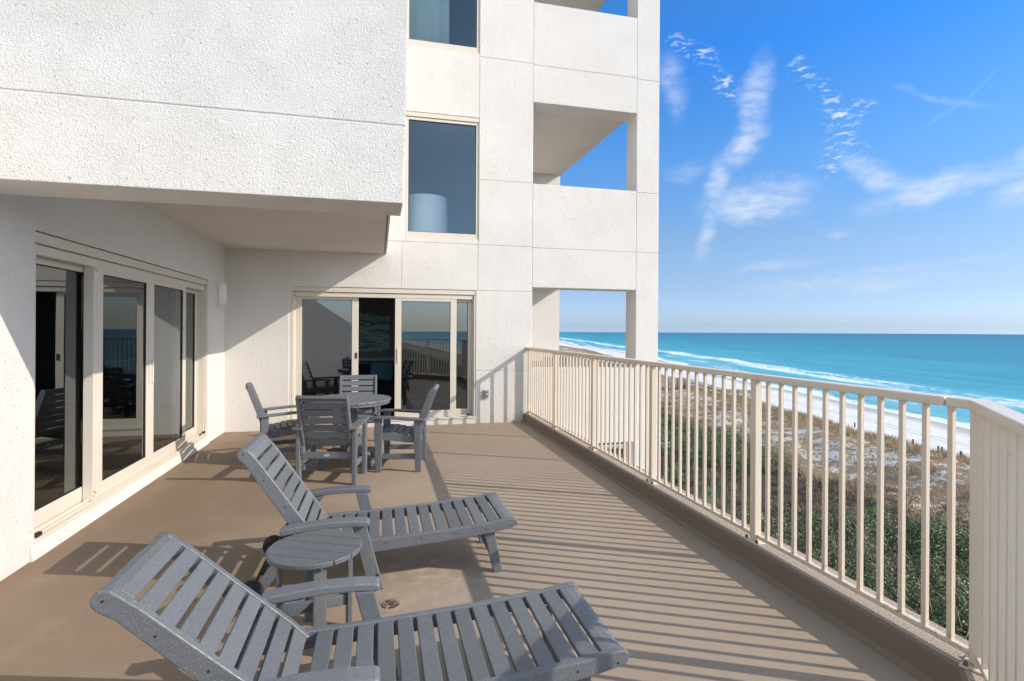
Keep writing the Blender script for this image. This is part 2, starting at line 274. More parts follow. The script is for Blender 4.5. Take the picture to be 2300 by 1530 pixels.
# ------------------------------------------------------------------ builders
def tag(o, label=None, cat=None, group=None, kind=None):
    if label: o['label'] = label
    if cat: o['category'] = cat
    if group: o['group'] = group
    if kind: o['kind'] = kind
    return o
def empty(name, loc=(0, 0, 0), rz=0.0):
    o = bpy.data.objects.new(name, None); COL.objects.link(o); o.location = loc; o.rotation_euler = (0, 0, rz); o.empty_display_size = .1; return o
class MB:
    def __init__(s): s.v = []; s.f = []
    def add(s, vs, fs, M4=None):
        o = len(s.v)
        for v in vs:
            v = Vector(v); s.v.append(tuple(M4 @ v) if M4 else tuple(v))
        s.f += [tuple(i+o for i in f) for f in fs]; return s
    def box(s, a, b, M4=None):
        (x0, y0, z0), (x1, y1, z1) = a, b
        return s.add([(x0,y0,z0),(x1,y0,z0),(x1,y1,z0),(x0,y1,z0),(x0,y0,z1),(x1,y0,z1),(x1,y1,z1),(x0,y1,z1)],
                     [(0,3,2,1),(4,5,6,7),(0,1,5,4),(1,2,6,5),(2,3,7,6),(3,0,4,7)], M4)
    def prism(s, poly, d0, d1, axis='y', M4=None):
        """poly in (a,b) plane: axis y -> (x,z); axis z -> (x,y); axis x -> (y,z)"""
        def P(a, b, d): return {'y': (a, d, b), 'z': (a, b, d), 'x': (d, a, b)}[axis]
        n = len(poly); vs = [P(a, b, d0) for a, b in poly]+[P(a, b, d1) for a, b in poly]
        fs = [tuple(range(n)), tuple(range(2*n-1, n-1, -1))]+[(i, n+i, n+(i+1) % n, (i+1) % n) for i in range(n)]
        return s.add(vs, fs, M4)
    def bar(s, p0, p1, w, h, up=(0, 0, 1)):
        p0, p1 = Vector(p0), Vector(p1); d = (p1-p0); L = d.length; d.normalize()
        side = d.cross(Vector(up)); side.normalize(); u = side.cross(d)
        m4 = Matrix((( d.x, side.x, u.x, p0.x), (d.y, side.y, u.y, p0.y), (d.z, side.z, u.z, p0.z), (0, 0, 0, 1)))
        return s.box((0, -w/2, -h/2), (L, w/2, h/2), m4)
    def cyl(s, p0, p1, r, n=16, r1=None):
        p0, p1 = Vector(p0), Vector(p1); d = (p1-p0).normalized(); a = d.orthogonal().normalized(); c = d.cross(a); r1 = r if r1 is None else r1
        vs = [p0+(a*math.cos(t)+c*math.sin(t))*r for t in [2*PI*i/n for i in range(n)]]+[p1+(a*math.cos(t)+c*math.sin(t))*r1 for t in [2*PI*i/n for i in range(n)]]
        return s.add(vs, [tuple(range(n-1, -1, -1)), tuple(range(n, 2*n))]+[(i, (i+1) % n, n+(i+1) % n, n+i) for i in range(n)])
    def build(s, name, m, parent=None, bevel=0, seg=2, smooth=False):
        me = bpy.data.meshes.new(name); me.from_pydata(s.v, [], s.f)
        bm = bmesh.new(); bm.from_mesh(me)
        if smooth: bmesh.ops.remove_doubles(bm, verts=bm.verts, dist=1e-4)
        bmesh.ops.recalc_face_normals(bm, faces=bm.faces); bm.to_mesh(me); bm.free()
        me.materials.append(m)
        if smooth: me.shade_smooth()
        o = bpy.data.objects.new(name, me); COL.objects.link(o)
        if parent: o.parent = parent
        if bevel:
            md = o.modifiers.new('bevel', 'BEVEL'); md.width = bevel; md.segments = seg; md.limit_method = 'ANGLE'; md.angle_limit = math.radians(38)
        return o
def copy_tree(o, parent=None):
    c = o.copy(); COL.objects.link(c)
    if parent: c.parent = parent
    for ch in [x for x in ALLCH(o)]: copy_tree(ch, c)
    return c
def ALLCH(o): return [x for x in list(bpy.data.objects) if x.parent == o]

# ------------------------------------------------------------------ terrace floor and curb
LW, FY = -2.23, 8.85
# leg two of the parapet runs diagonally back from the corner
C1 = Vector((2.455, 1.745)); D2 = Vector((-.69, -.7237)).normalized(); LEN2 = 3.35
N2 = Vector((D2.y, -D2.x))            # points to the terrace outside? fixed below
if N2.dot(Vector((1, -1))) < 0: N2 = -N2
def off_line(d):   # corner and end point of the curb edge at outward offset d from the rail line
    x = C1.x+d; pc = C1+N2*d; t = (x-pc.x)/D2.x; c = pc+D2*t; e = pc+D2*LEN2; return c, e
ci, ei = off_line(-.095); ci2, ei2 = off_line(-.055); co, eo = off_line(.16)
WALLA = Vector((-2.23, 2.25)); 
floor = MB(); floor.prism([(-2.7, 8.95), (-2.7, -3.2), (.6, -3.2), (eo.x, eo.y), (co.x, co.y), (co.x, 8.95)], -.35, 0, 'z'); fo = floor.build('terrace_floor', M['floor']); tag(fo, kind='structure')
prof = [(-.118, -.01), (-.105, .010), (-.086, .03), (-.075, .09), (-.068, .130), (-.058, .140), (-.050, .1415)]
cb = MB()
ring = []
for d, z in prof:
    c, e = off_line(d); ring.append([(c.x, 8.86, z), (c.x, c.y, z), (e.x, e.y, z)])
for a, b_ in zip(ring[:-1], ring[1:]):
    for i in range(2): cb.add([a[i], a[i+1], b_[i+1], b_[i]], [(0, 1, 2, 3)])
M['curb'] = paint('curb_coating', (.20, .155, .118), .6, .3, 130, .002)
cbo = cb.build('curb', M['curb']); tag(cbo, kind='structure')
ct = MB(); c0, e0 = off_line(-.051); c1, e1 = off_line(.17)
ct.prism([(c0.x, 8.84), (c0.x, c0.y), (e0.x, e0.y), (e1.x, e1.y), (c1.x, c1.y), (c1.x, 8.84)], -.45, .142, 'z'); cto = ct.build('curb_cap', M['curbtop']); tag(cto, kind='structure')

# floor drain
dr = empty('floor_drain', (.07, 3.116, 0)); tag(dr, 'round rusty floor drain full of shell grit in the tan deck', 'drain')
MB().cyl((0, 0, .001), (0, 0, .005), .052, 28).build('grate', M['drain'], dr)
r = MB(); 
for i in range(28):
    a, b_ = 2*PI*i/28, 2*PI*(i+1)/28
    r.add([(.053*math.cos(a), .053*math.sin(a), .005), (.053*math.cos(b_), .053*math.sin(b_), .005), (.085*math.cos(b_), .085*math.sin(b_), .0015), (.085*math.cos(a), .085*math.sin(a), .0015)], [(0, 1, 2, 3)])
r.build('drain_collar', M['floor'], dr)

# ------------------------------------------------------------------ building
BLD = empty('apartment_building', (4.9, 8.85, -12)); tag(BLD, 'white stucco apartment building with cream framed windows and open corner balconies', 'building')
def bpart(mb, name, m, bevel=0, parent=None, seg=2, smooth=False):
    o = mb.build(name, m, None, bevel, seg, smooth); o.parent = parent or BLD
    if parent is None: o.matrix_parent_inverse = Matrix.Translation(-BLD.location)
    return o
# facade: solid backing pieces with proud stucco panels between the grooves
holes = [(-1.30, 1.56, .10, 2.20), (.40, 1.60, 3.03, 5.06), (.40, 1.60, 6.13, 8.2), (2.53, 4.45, .89, 2.275), (2.53, 4.45, 4.04, 5.425), (2.53, 4.45, 7.13, 8.5), (2.53, 4.45, -2.2, -.43)]
xs = sorted({-2.6, 4.89, *[h[0] for h in holes], *[h[1] for h in holes]}); zs = sorted({-12.0, 9.4, *[h[2] for h in holes], *[h[3] for h in holes]})
bk = MB(); vid = {}
def solid(i, k):
    if i < 0 or k < 0 or i >= len(xs)-1 or k >= len(zs)-1: return False
    cx, cz = (xs[i]+xs[i+1])/2, (zs[k]+zs[k+1])/2
    return not any(h[0] < cx < h[1] and h[2] < cz < h[3] for h in holes)
Y0, Y1 = 8.858, 9.25
for i in range(len(xs)-1):
    for k in range(len(zs)-1):
        if not solid(i, k): continue
        a, b_, c, d = xs[i], xs[i+1], zs[k], zs[k+1]
        bk.add([(a, Y0, c), (b_, Y0, c), (b_, Y0, d), (a, Y0, d)], [(0, 1, 2, 3)]); bk.add([(a, Y1, c), (b_, Y1, c), (b_, Y1, d), (a, Y1, d)], [(3, 2, 1, 0)])
        if not solid(i-1, k): bk.add([(a, Y0, c), (a, Y1, c), (a, Y1, d), (a, Y0, d)], [(0, 1, 2, 3)])
        if not solid(i+1, k): bk.add([(b_, Y0, c), (b_, Y1, c), (b_, Y1, d), (b_, Y0, d)], [(3, 2, 1, 0)])
        if not solid(i, k-1): bk.add([(a, Y0, c), (b_, Y0, c), (b_, Y1, c), (a, Y1, c)], [(3, 2, 1, 0)])
        if not solid(i, k+1): bk.add([(a, Y0, d), (b_, Y0, d), (b_, Y1, d), (a, Y1, d)], [(0, 1, 2, 3)])
bpart(bk, 'wall', M['stucco'])
pn = MB()
rects = [(-2.4, -1.333, -.3, 2.9), (-1.333, .349, 2.2, 2.96), (.349, 1.588, 2.2, 2.96), (-1.333, 1.56, -.3, .10), (.1, .40, 2.96, 9.4), (.40, 1.60, 2.96, 3.03), (.40, 1.60, 5.06, 6.13), (.40, 1.60, 8.2, 9.4),
         (1.56, 2.527, -.3, .87), (1.56, 2.527, .87, 2.2), (1.588, 2.527, 2.2, 2.96), (1.60, 2.527, 2.96, 4.045), (1.60, 2.527, 4.045, 6.08), (1.60, 2.527, 6.08, 9.4),
         (2.527, 4.45, -.43, .89), (2.527, 4.45, 2.275, 2.95), (2.527, 4.45, 2.95, 4.04), (2.527, 4.45, 5.425, 6.06), (2.527, 4.45, 6.06, 7.13), (2.527, 4.45, 8.5, 9.4),
         (4.45, 4.893, -3, -.1), (4.45, 4.893, -.1, 2.95), (4.45, 4.893, 2.95, 4.02), (4.45, 4.893, 4.02, 6.04), (4.45, 4.893, 6.04, 9.4)]
for x0, x1, z0, z1 in rects: pn.box((x0+.003, FY, z0+.003), (x1-.003, 8.885, z1-.003))
bpart(pn, 'facade_panels', M['stucco'], .004, seg=1)
# overhanging volume above the terrace
ov = MB(); ov.prism([(-3.2, 2.326), (.140, 2.326), (.150, 2.800), (-3.2, 2.794)], 3.4, 3.79, 'y')
bpart(ov, 'overhang_beam', M['stucco_coarse'], .005)
ov = MB(); ov.prism([(-3.2, 2.802), (.150, 2.808), (.165, 3.6), (.17, 9.4), (-3.2, 9.4)], 3.4, 3.79, 'y'); bpart(ov, 'overhang_wall', M['stucco_coarse'], .005)
ov = MB(); ov.box((-3.19, 3.4055, 2.78), (.14, 3.785, 2.83)); ov.box((-3.2, 3.785, 2.80), (.115, 8.90, 9.4)); bpart(ov, 'upper_storey', M['stucco'])
so = MB(); so.box((-2.25, 3.78, 2.75), (.075, 8.86, 2.81)); so.box((.088, 3.78, 2.75), (.113, 8.86, 2.81)); bpart(so, 'soffit', M['soffit'])
# left wall with the sliding door opening
lw = MB(); T = .30
lw.box((LW-T, -3.5, -.3), (LW, 4.268, 3.0)); lw.box((LW-T, 8.03, -.3), (LW, 8.86, 3.0)); lw.box((LW-T, 4.268, 2.20), (LW, 8.03, 3.0)); lw.box((LW-T, 4.268, -.3), (LW, 8.03, .10))
bpart(lw, 'side_wall', M['stucco'])
sl = MB(); sl.prism([(LW-.02, .0), (LW+.022, .0), (LW+.02, .03), (LW+.008, .098), (LW-.02, .112)], 4.22, 8.05, 'y'); bpart(sl, 'door_kerb', M['stucco'])
# balconies behind the facade openings
for zf in (-3.25, -.14, 2.93, 6.06):
    s = MB(); s.box((2.5, 9.255, zf-.20), (4.888, 14.3, zf+.12)); bpart(s, 'balcony_slab', M['soffit'])
    s = MB(); s.box((4.74, 9.26, zf+.12), (4.885, 14.3, zf+1.02)) if zf > -1 else None
    if s.v: bpart(s, 'balcony_parapet', M['stucco'])
s = MB(); s.box((2.3, 9.25, -12), (2.50, 14.3, 9.4)); s.box((2.3, 14.3, -12), (4.87, 14.7, 9.4)); s.box((2.5, 9.255, 8.95), (4.888, 14.3, 9.3)); bpart(s, 'balcony_wall', M['stucco'])
s = MB(); s.box((-9, -6, -12), (2.5, 8.84, -.36)); s.box((-9, 8.87, -12), (2.45, 14, -.36)); bpart(s, 'lower_storeys', M['stucco'])
# rooms behind the doors (closed box seen through the glass)
rm = MB()
def wallbox(a, b_): rm.box(a, b_)
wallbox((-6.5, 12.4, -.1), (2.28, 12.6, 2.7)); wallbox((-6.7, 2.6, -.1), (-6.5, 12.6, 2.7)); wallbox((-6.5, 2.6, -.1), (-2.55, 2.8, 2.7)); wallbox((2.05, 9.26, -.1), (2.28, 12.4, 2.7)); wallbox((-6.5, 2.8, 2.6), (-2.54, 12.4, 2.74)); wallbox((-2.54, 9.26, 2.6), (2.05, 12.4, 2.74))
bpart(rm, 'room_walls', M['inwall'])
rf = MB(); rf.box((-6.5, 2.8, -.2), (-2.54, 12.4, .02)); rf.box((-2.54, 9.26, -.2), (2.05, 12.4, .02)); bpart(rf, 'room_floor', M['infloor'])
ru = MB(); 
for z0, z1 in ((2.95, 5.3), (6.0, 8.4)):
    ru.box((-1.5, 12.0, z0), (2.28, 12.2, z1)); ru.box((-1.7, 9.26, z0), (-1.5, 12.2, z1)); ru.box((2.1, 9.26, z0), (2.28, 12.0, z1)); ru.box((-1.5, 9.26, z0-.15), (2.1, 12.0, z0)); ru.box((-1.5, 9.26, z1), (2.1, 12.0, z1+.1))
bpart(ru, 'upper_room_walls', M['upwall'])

# sliding doors: a frame part with panels, panes and handles as its own pieces
def door(name, P, panels, s0, s1, z0, z1, label=None, handles=(), head=.15):
    """P(s,n,z) -> world; n measured outward from the wall face. panels: (sa, sb, n, stile_w)"""
    def pb(mb, a, b_):
        vs = [P(*c) for c in [(a[0],a[1],a[2]),(b_[0],a[1],a[2]),(b_[0],b_[1],a[2]),(a[0],b_[1],a[2]),(a[0],a[1],b_[2]),(b_[0],a[1],b_[2]),(b_[0],b_[1],b_[2]),(a[0],b_[1],b_[2])]]
        mb.add(vs, [(0,3,2,1),(4,5,6,7),(0,1,5,4),(1,2,6,5),(2,3,7,6),(3,0,4,7)])
    f = MB()
    pb(f, (s0, -.06, z1-.075), (s1, -.012, z1-.002)); pb(f, (s0+.03, -.085, z1-head), (s1-.03, -.03, z1-.081))
    pb(f, (s0+.01, -.22, z0), (s0+.045, -.03, z1-.08)); pb(f, (s1-.045, -.22, z0), (s1-.01, -.03, z1-.08))
    pb(f, (s0, -.03, z0), (s0+.028, -.008, z1-.08)); pb(f, (s1-.028, -.03, z0), (s1, -.008, z1-.08))
    pb(f, (s0, -.22, z0-.015), (s1, .012, z0+.012)); pb(f, (s0+.046, -.075, z0+.012), (s1-.046, -.068, z0+.035)); pb(f, (s0+.046, -.030, z0+.012), (s1-.046, -.022, z0+.022)); pb(f, (s0+.046, -.130, z0+.012), (s1-.046, -.122, z0+.030))
    fr = bpart(f, name, M['alu'], .003, seg=1)
    for sa, sb, n, sw in panels:
        q = MB(); zb, zt = z0+.018, z1-head+.01
        pb(q, (sa, n-.02, zb), (sa+sw, n+.02, zt)); pb(q, (sb-sw, n-.02, zb), (sb, n+.02, zt))
        pb(q, (sa+sw, n-.02, zb), (sb-sw, n+.02, zb+.115)); pb(q, (sa+sw, n-.02, zt-.055), (sb-sw, n+.02, zt))
        po = q.build('door_panel', M['alu'], None, .003, 1); po.parent = fr; po.matrix_parent_inverse = Matrix.Identity(4)
        g = MB(); vs = [P(sa+sw, n, zb+.115), P(sb-sw, n, zb+.115), P(sb-sw, n, zt-.055), P(sa+sw, n, zt-.055)]; g.add(vs, [(0, 1, 2, 3)])
        go = g.build('pane', M['glass'], None); go.parent = fr
        ed = MB(); e = .006
        for a, b_ in (((sa+sw, zb+.115), (sb-sw, zb+.115+e)), ((sa+sw, zt-.055-e), (sb-sw, zt-.055)), ((sa+sw, zb+.115+e), (sa+sw+e, zt-.055-e)), ((sb-sw-e, zb+.115+e), (sb-sw, zt-.055-e))):
            pb(ed, (a[0], n+.002, a[1]), (b_[0], n+.010, b_[1]))
        eo_ = ed.build('pane_gasket', M['black'], None); eo_.parent = fr
    for s, n, z, kind in handles:
        h = MB()
        if kind == 'pull': pb(h, (s-.012, n, z-.12), (s+.012, n+.014, z+.12))
        elif kind == 'latch': pb(h, (s-.014, n, z-.045), (s+.014, n+.012, z+.045))
        else: pb(h, (s-.03, n, z-.012), (s+.03, n+.03, z+.014))
        ho = h.build('handle', M['alu'] if kind == 'pull' else M['black'], None, .003, 1); ho.parent = fr
    return fr
PA = lambda s, n, z: (LW+n, s, z)
doorA = door('sliding_door', PA, [(4.30, 5.315, -.135, .075), (5.19, 6.255, -.055, .085), (6.26, 7.30, -.055, .085), (7.20, 7.985, -.135, .065)], 4.268, 8.03, .115, 2.195,
             handles=[(6.22, -.035, 1.10, 'pull'), (6.30, -.035, 1.10, 'pull'), (7.93, -.03, .17, 'stop'), (4.34, -.03, .14, 'stop')])
md_ = MB(); md_.box((LW-.11, 5.12, .13), (LW-.035, 5.188, 2.06)); mo = md_.build('mullion', M['alu'], None, .003, 1); mo.parent = doorA
for yy, zz in ((5.135, .20), (5.135, .165), (5.165, .185), (5.135, 2.03), (5.16, 2.02)):
    mo = MB().cyl((LW-.036, yy, zz), (LW-.033, yy, zz), .008, 8).build('screw', M['bolt'], None); mo.parent = doorA
PBf = lambda s, n, z: (s, FY-n, z)
doorB = door('sliding_door', PBf, [(-1.26, -.315, -.10, .10), (.252, 1.243, -.055, .10), (1.15, 1.52, -.13, .075)], -1.30, 1.56, .10, 2.20,
             handles=[(.30, -.035, 1.13, 'pull'), (-.345, -.08, 1.13, 'latch'), (1.45, -.02, .15, 'stop')])
def window(x0, x1, z0, z1):
    f = MB()
    f.box((x0, FY+.01, z0-.0), (x1, FY+.06, z0+.03)); f.box((x0, FY+.02, z0+.03), (x1, FY+.07, z0+.10))
    f.box((x0, FY+.005, z1-.07), (x1, FY+.06, z1-.002)); f.box((x0, FY+.02, z1-.12), (x1, FY+.08, z1-.076))
    f.box((x0, FY+.02, z0+.10), (x0+.045, FY+.08, z1-.12)); f.box((x1-.045, FY+.02, z0+.10), (x1, FY+.08, z1-.12))
    w = bpart(f, 'window', M['alu'], .003, seg=1)
    g = MB(); g.add([(x0+.045, FY+.05, z0+.10), (x1-.045, FY+.05, z0+.10), (x1-.045, FY+.05, z1-.12), (x0+.045, FY+.05, z1-.12)], [(0, 1, 2, 3)]); go = g.build('pane', M['glass_up']); go.parent = w
    e = MB(); 
    e.box((x0+.045, FY+.04, z1-.13), (x1-.045, FY+.048, z1-.12)); e.box((x1-.055, FY+.04, z0+.10), (x1-.045, FY+.048, z1-.13)); e.box((x0+.045, FY+.04, z0+.10), (x0+.055, FY+.048, z1-.13)); e.box((x0+.055, FY+.04, z0+.10), (x1-.055, FY+.048, z0+.11))
    eo_ = e.build('pane_gasket', M['black']); eo_.parent = w
window(.402, 1.598, 3.03, 5.058); window(.402, 1.598, 6.13, 8.198)

# things indoors
a = empty('painting', (-.13, 12.38, 1.48)); tag(a, 'blue and white abstract sea painting on the wall inside the open sliding door', 'painting')
MB().box((-.50, -.03, -.42), (.36, .0, .42)).build('canvas', M['painting'], a); f = MB()
f.box((-.52, -.035, -.44), (.38, .005, -.42)); f.box((-.52, -.035, .42), (.38, .005, .44)); f.box((-.52, -.035, -.42), (-.50, .005, .42)); f.box((.36, -.035, -.42), (.38, .005, .42)); f.build('picture_frame', M['inwall'], a)
a = empty('sofa', (-.1, 11.7, .02)); tag(a, 'dark sofa with its back to the indoor wall below the painting', 'sofa')
MB().box((-.9, -.4, .08), (.9, .3, .42)).build('seat', M['sofa'], a, .04, 3); MB().box((-.9, .3, .08), (.9, .52, .78)).build('backrest', M['sofa'], a, .05, 3)
for s in (-1, 1): MB().box((s*.98-.08, -.4, .0), (s*.98+.08, .52, .6)).build('arm', M['sofa'], a, .04, 3)
a = MB().box((-.24, -.07, -.2), (.24, .07, .2)).build('cushion', M['pillow'], None, .06, 4); a.location = (.06, 11.85, .66); a.rotation_euler = (-.25, .1, .1); tag(a, 'pale teal cushion leaning on the dark indoor sofa', 'cushion')
a = MB().box((-1.2, -.15, 0), (1.2, .0, .06)).build('wall_shelf', M['white'], None, .01); a.location = (-.1, 12.39, .86); tag(a, 'white wall ledge below the painting in the living room', 'shelf')
# barrel chair in the upstairs window
a = empty('tub_chair', (.80, 9.78, 2.955)); tag(a, 'pale rounded tub chair behind the upper floor window', 'chair')
mb = MB(); prof_t = []
for i in range(25):
    t = PI*(.0+i/24); prof_t.append((.40*math.cos(t), -.36*math.sin(t)))
for i in range(24):
    for j in range(5):
        z0, z1 = .1+j*.17, .1+(j+1)*.17; 
        k0 = 1-.10*abs(j/5-.5); k1 = 1-.10*abs((j+1)/5-.5)
        (xa, ya), (xb, yb) = prof_t[i], prof_t[i+1]
        mb.add([(xa*k0, ya*k0, z0), (xb*k0, yb*k0, z0), (xb*k1, yb*k1, z1), (xa*k1, ya*k1, z1)], [(0, 1, 2, 3)])
o = mb.build('backrest', M['whitefab'], a, smooth=True); sd = o.modifiers.new('s', 'SOLIDIFY'); sd.thickness = .07; sd.offset = -1; bv = o.modifiers.new('b', 'BEVEL'); bv.width = .03; bv.segments = 3
MB().box((-.30, -.24, .1), (.30, .32, .42)).build('seat', M['whitefab'], a, .05, 3)
for x in (-.25, .25):
    for y in (-.2, .25): MB().cyl((x, y, 0), (x, y, .1), .02, 8).build('leg', M['dark_wood'], a)

# curtain behind the top window
M['curtain'] = paint('pale_curtain', (.42, .50, .48), .9)
cu = MB(); nn_ = 60
for i in range(nn_):
    xa, xb = .30+.86*i/nn_, .30+.86*(i+1)/nn_; ya, yb = 9.42+.008*math.sin(i*.5), 9.42+.008*math.sin((i+1)*.5)
    cu.add([(xa, ya, 6.03), (xb, yb, 6.03), (xb, yb, 8.35), (xa, ya, 8.35)], [(0, 1, 2, 3)])
o = cu.build('curtain', M['curtain'], smooth=True); sd = o.modifiers.new('s', 'SOLIDIFY'); sd.thickness = .004; tag(o, 'pale green grey curtain hanging behind the topmost window', 'curtain')
# wall lamp, socket box
a = empty('wall_lamp', (LW, 8.50, 1.87)); tag(a, 'white half round wall lamp by the inner corner of the terrace', 'wall lamp')
mb = MB(); n = 14; R = .095
lev = [(0, 1), (.26, 1), (.265, 1.0), (.30, .93), (.335, .75), (.355, .48), (.362, .1)]
for (z0, k0), (z1, k1) in zip(lev[:-1], lev[1:]):
    for i in range(n):
        t0, t1 = -PI/2+PI*i/n, -PI/2+PI*(i+1)/n
        mb.add([(R*k0*math.cos(t0)+.018, R*k0*math.sin(t0), z0), (R*k0*math.cos(t1)+.018, R*k0*math.sin(t1), z0), (R*k1*math.cos(t1)+.018, R*k1*math.sin(t1), z1), (R*k1*math.cos(t0)+.018, R*k1*math.sin(t0), z1)], [(0, 1, 2, 3)])
o = mb.build('lamp_shade', M['white'], a, smooth=True); sd = o.modifiers.new('s', 'SOLIDIFY'); sd.thickness = .004
mb = MB()
for i in range(n):
    t0, t1 = -PI/2+PI*i/n, -PI/2+PI*(i+1)/n; r2 = R+.003
    mb.add([(r2*math.cos(t0)+.018, r2*math.sin(t0), .255), (r2*math.cos(t1)+.018, r2*math.sin(t1), .255), (r2*math.cos(t1)+.018, r2*math.sin(t1), .268), (r2*math.cos(t0)+.018, r2*math.sin(t0), .268)], [(0, 1, 2, 3)])
mb.build('trim_ring', M['white'], a); MB().box((0, -.1, -.005), (.018, .1, .36)).build('back_plate', M['white'], a, .004)
a = empty('socket_box', (1.735, FY, .483)); tag(a, 'small grey weatherproof socket box low on the white wall', 'socket')
MB().box((-.045, -.035, -.065), (.045, 0, .065)).build('housing', M['paver'], a, .006); MB().box((-.012, -.042, -.035), (.026, -.0352, .035)).build('cover', M['black'], a, .003); MB().box((-.004, -.0455, -.02), (.018, -.0422, .02)).build('socket', M['white'], a, .001)

# ------------------------------------------------------------------ railing
RL = empty('railing', (2.465, 1.745, .15)); tag(RL, 'cream painted metal railing with square balusters on the brown terrace curb', 'railing')
def rp(mb, name, m=None, bevel=.003, seg=1):
    o = mb.build(name, m or M['rail'], None, bevel, seg); o.parent = RL; o.matrix_parent_inverse = Matrix.Translation(-RL.location); return o
XR = 2.465
posts_y = [8.77, 7.378, 5.964, 4.548, 3.139]
CR = Vector((XR, 1.745))
def line2(d):   # offset point pairs for leg 2 around rail centre line
    return CR+N2*d
b_end = CR+D2*LEN2
def miter(d): 
    p0 = CR+N2*d; x = XR+d; t = (x-p0.x)/D2.x; return p0+D2*t
hw = .039
a0, a1 = miter(-hw), miter(hw)
# handrail of the long side in two pieces with the open joint near the corner
def hr(poly, name='handrail'):
    mb = MB(); mb.prism(poly, 1.226, 1.266, 'z'); return rp(mb, name, None, .006, 2)
hr([(XR-hw, 8.845), (XR-hw, 1.868), (XR+hw, 1.868), (XR+hw, 8.845)])
hr([(XR-hw, 1.861), (a0.x, a0.y), (a1.x, a1.y), (XR+hw, 1.861)])
e0_, e1_ = CR+D2*LEN2-N2*hw, CR+D2*LEN2+N2*hw
hr([(a0.x-.0005, a0.y-.0005), (e0_.x, e0_.y), (e1_.x, e1_.y), (a1.x-.0005, a1.y-.0005)])
ps = posts_y+[1.745]
base_post = None
def mkpost(x, y, rz=0):
    mb = MB(); m4 = Matrix.Translation((x, y, 0)) @ Matrix.Rotation(rz, 4, 'Z'); mb.box((-.026, -.026, .143), (.026, .026, 1.228), m4); po = rp(mb, 'post')
    mb = MB(); mb.box((-.05, -.065, .1425), (.05, .065, .150), m4); bp = mb.build('base_plate', M['rail'], None, .002, 1); bp.parent = po
    for sy in (-.05, .05):
        bo = MB().cyl(m4 @ Vector((-.03, sy, .150)), m4 @ Vector((-.03, sy, .168)), .009, 8).build('anchor_bolt', M['bolt'], None); bo.parent = po
for y in posts_y: mkpost(XR, y)
mkpost(XR-.003, 1.745, math.atan2(D2.y, D2.x)/2)
def span(p, q, n):
    p, q = Vector(p), Vector(q); d = (q-p); L = d.length; d.normalize(); ang = math.atan2(d.y, d.x)
    mb = MB(); m4 = Matrix.Translation((p.x, p.y, 0)) @ Matrix.Rotation(ang, 4, 'Z'); mb.box((.027, -.016, .172), (L-.027, .016, .197), m4); rp(mb, 'bottom_rail')
    for i in range(1, n+1):
        c = p+d*(L*i/(n+1)); m5 = Matrix.Translation((c.x, c.y, 0)) @ Matrix.Rotation(ang, 4, 'Z')
        mb = MB(); mb.box((-.0114, -.0114, .1965), (.0114, .0114, 1.2275), m5); rp(mb, 'baluster', None, .0015)
for i in range(5):
    span((XR, ps[i]), (XR, ps[i+1]), 11)
q1 = CR+D2*1.42; q2 = CR+D2*2.84; 
span(CR, q1, 12); span(q1, q2, 12); mkpost(q1.x, q1.y, math.atan2(D2.y, D2.x)); mkpost(q2.x, q2.y, math.atan2(D2.y, D2.x))

# sloping wall behind the camera that the door glass mirrors
sw = MB(); A_, B_ = Vector((-2.23, 2.2)), Vector((.02, -.85)); dd = (B_-A_); Lw = dd.length; ang = math.atan2(dd.y, dd.x)
A_ = Vector((-2.6, .9)); B_ = Vector((-.35, -1.6)); dd = B_-A_; Lw = dd.length; ang = math.atan2(dd.y, dd.x)
sw.prism([(0, -.2), (Lw, -.2), (Lw, 1.35), (0, 2.9)], -.2, 0, 'y', Matrix.Translation((A_.x, A_.y, 0)) @ Matrix.Rotation(ang, 4, 'Z'))
o = sw.build('sloping_wall', M['stucco']); tag(o, 'white stucco wall with a sloping top mirrored in the left door pane', 'wall')

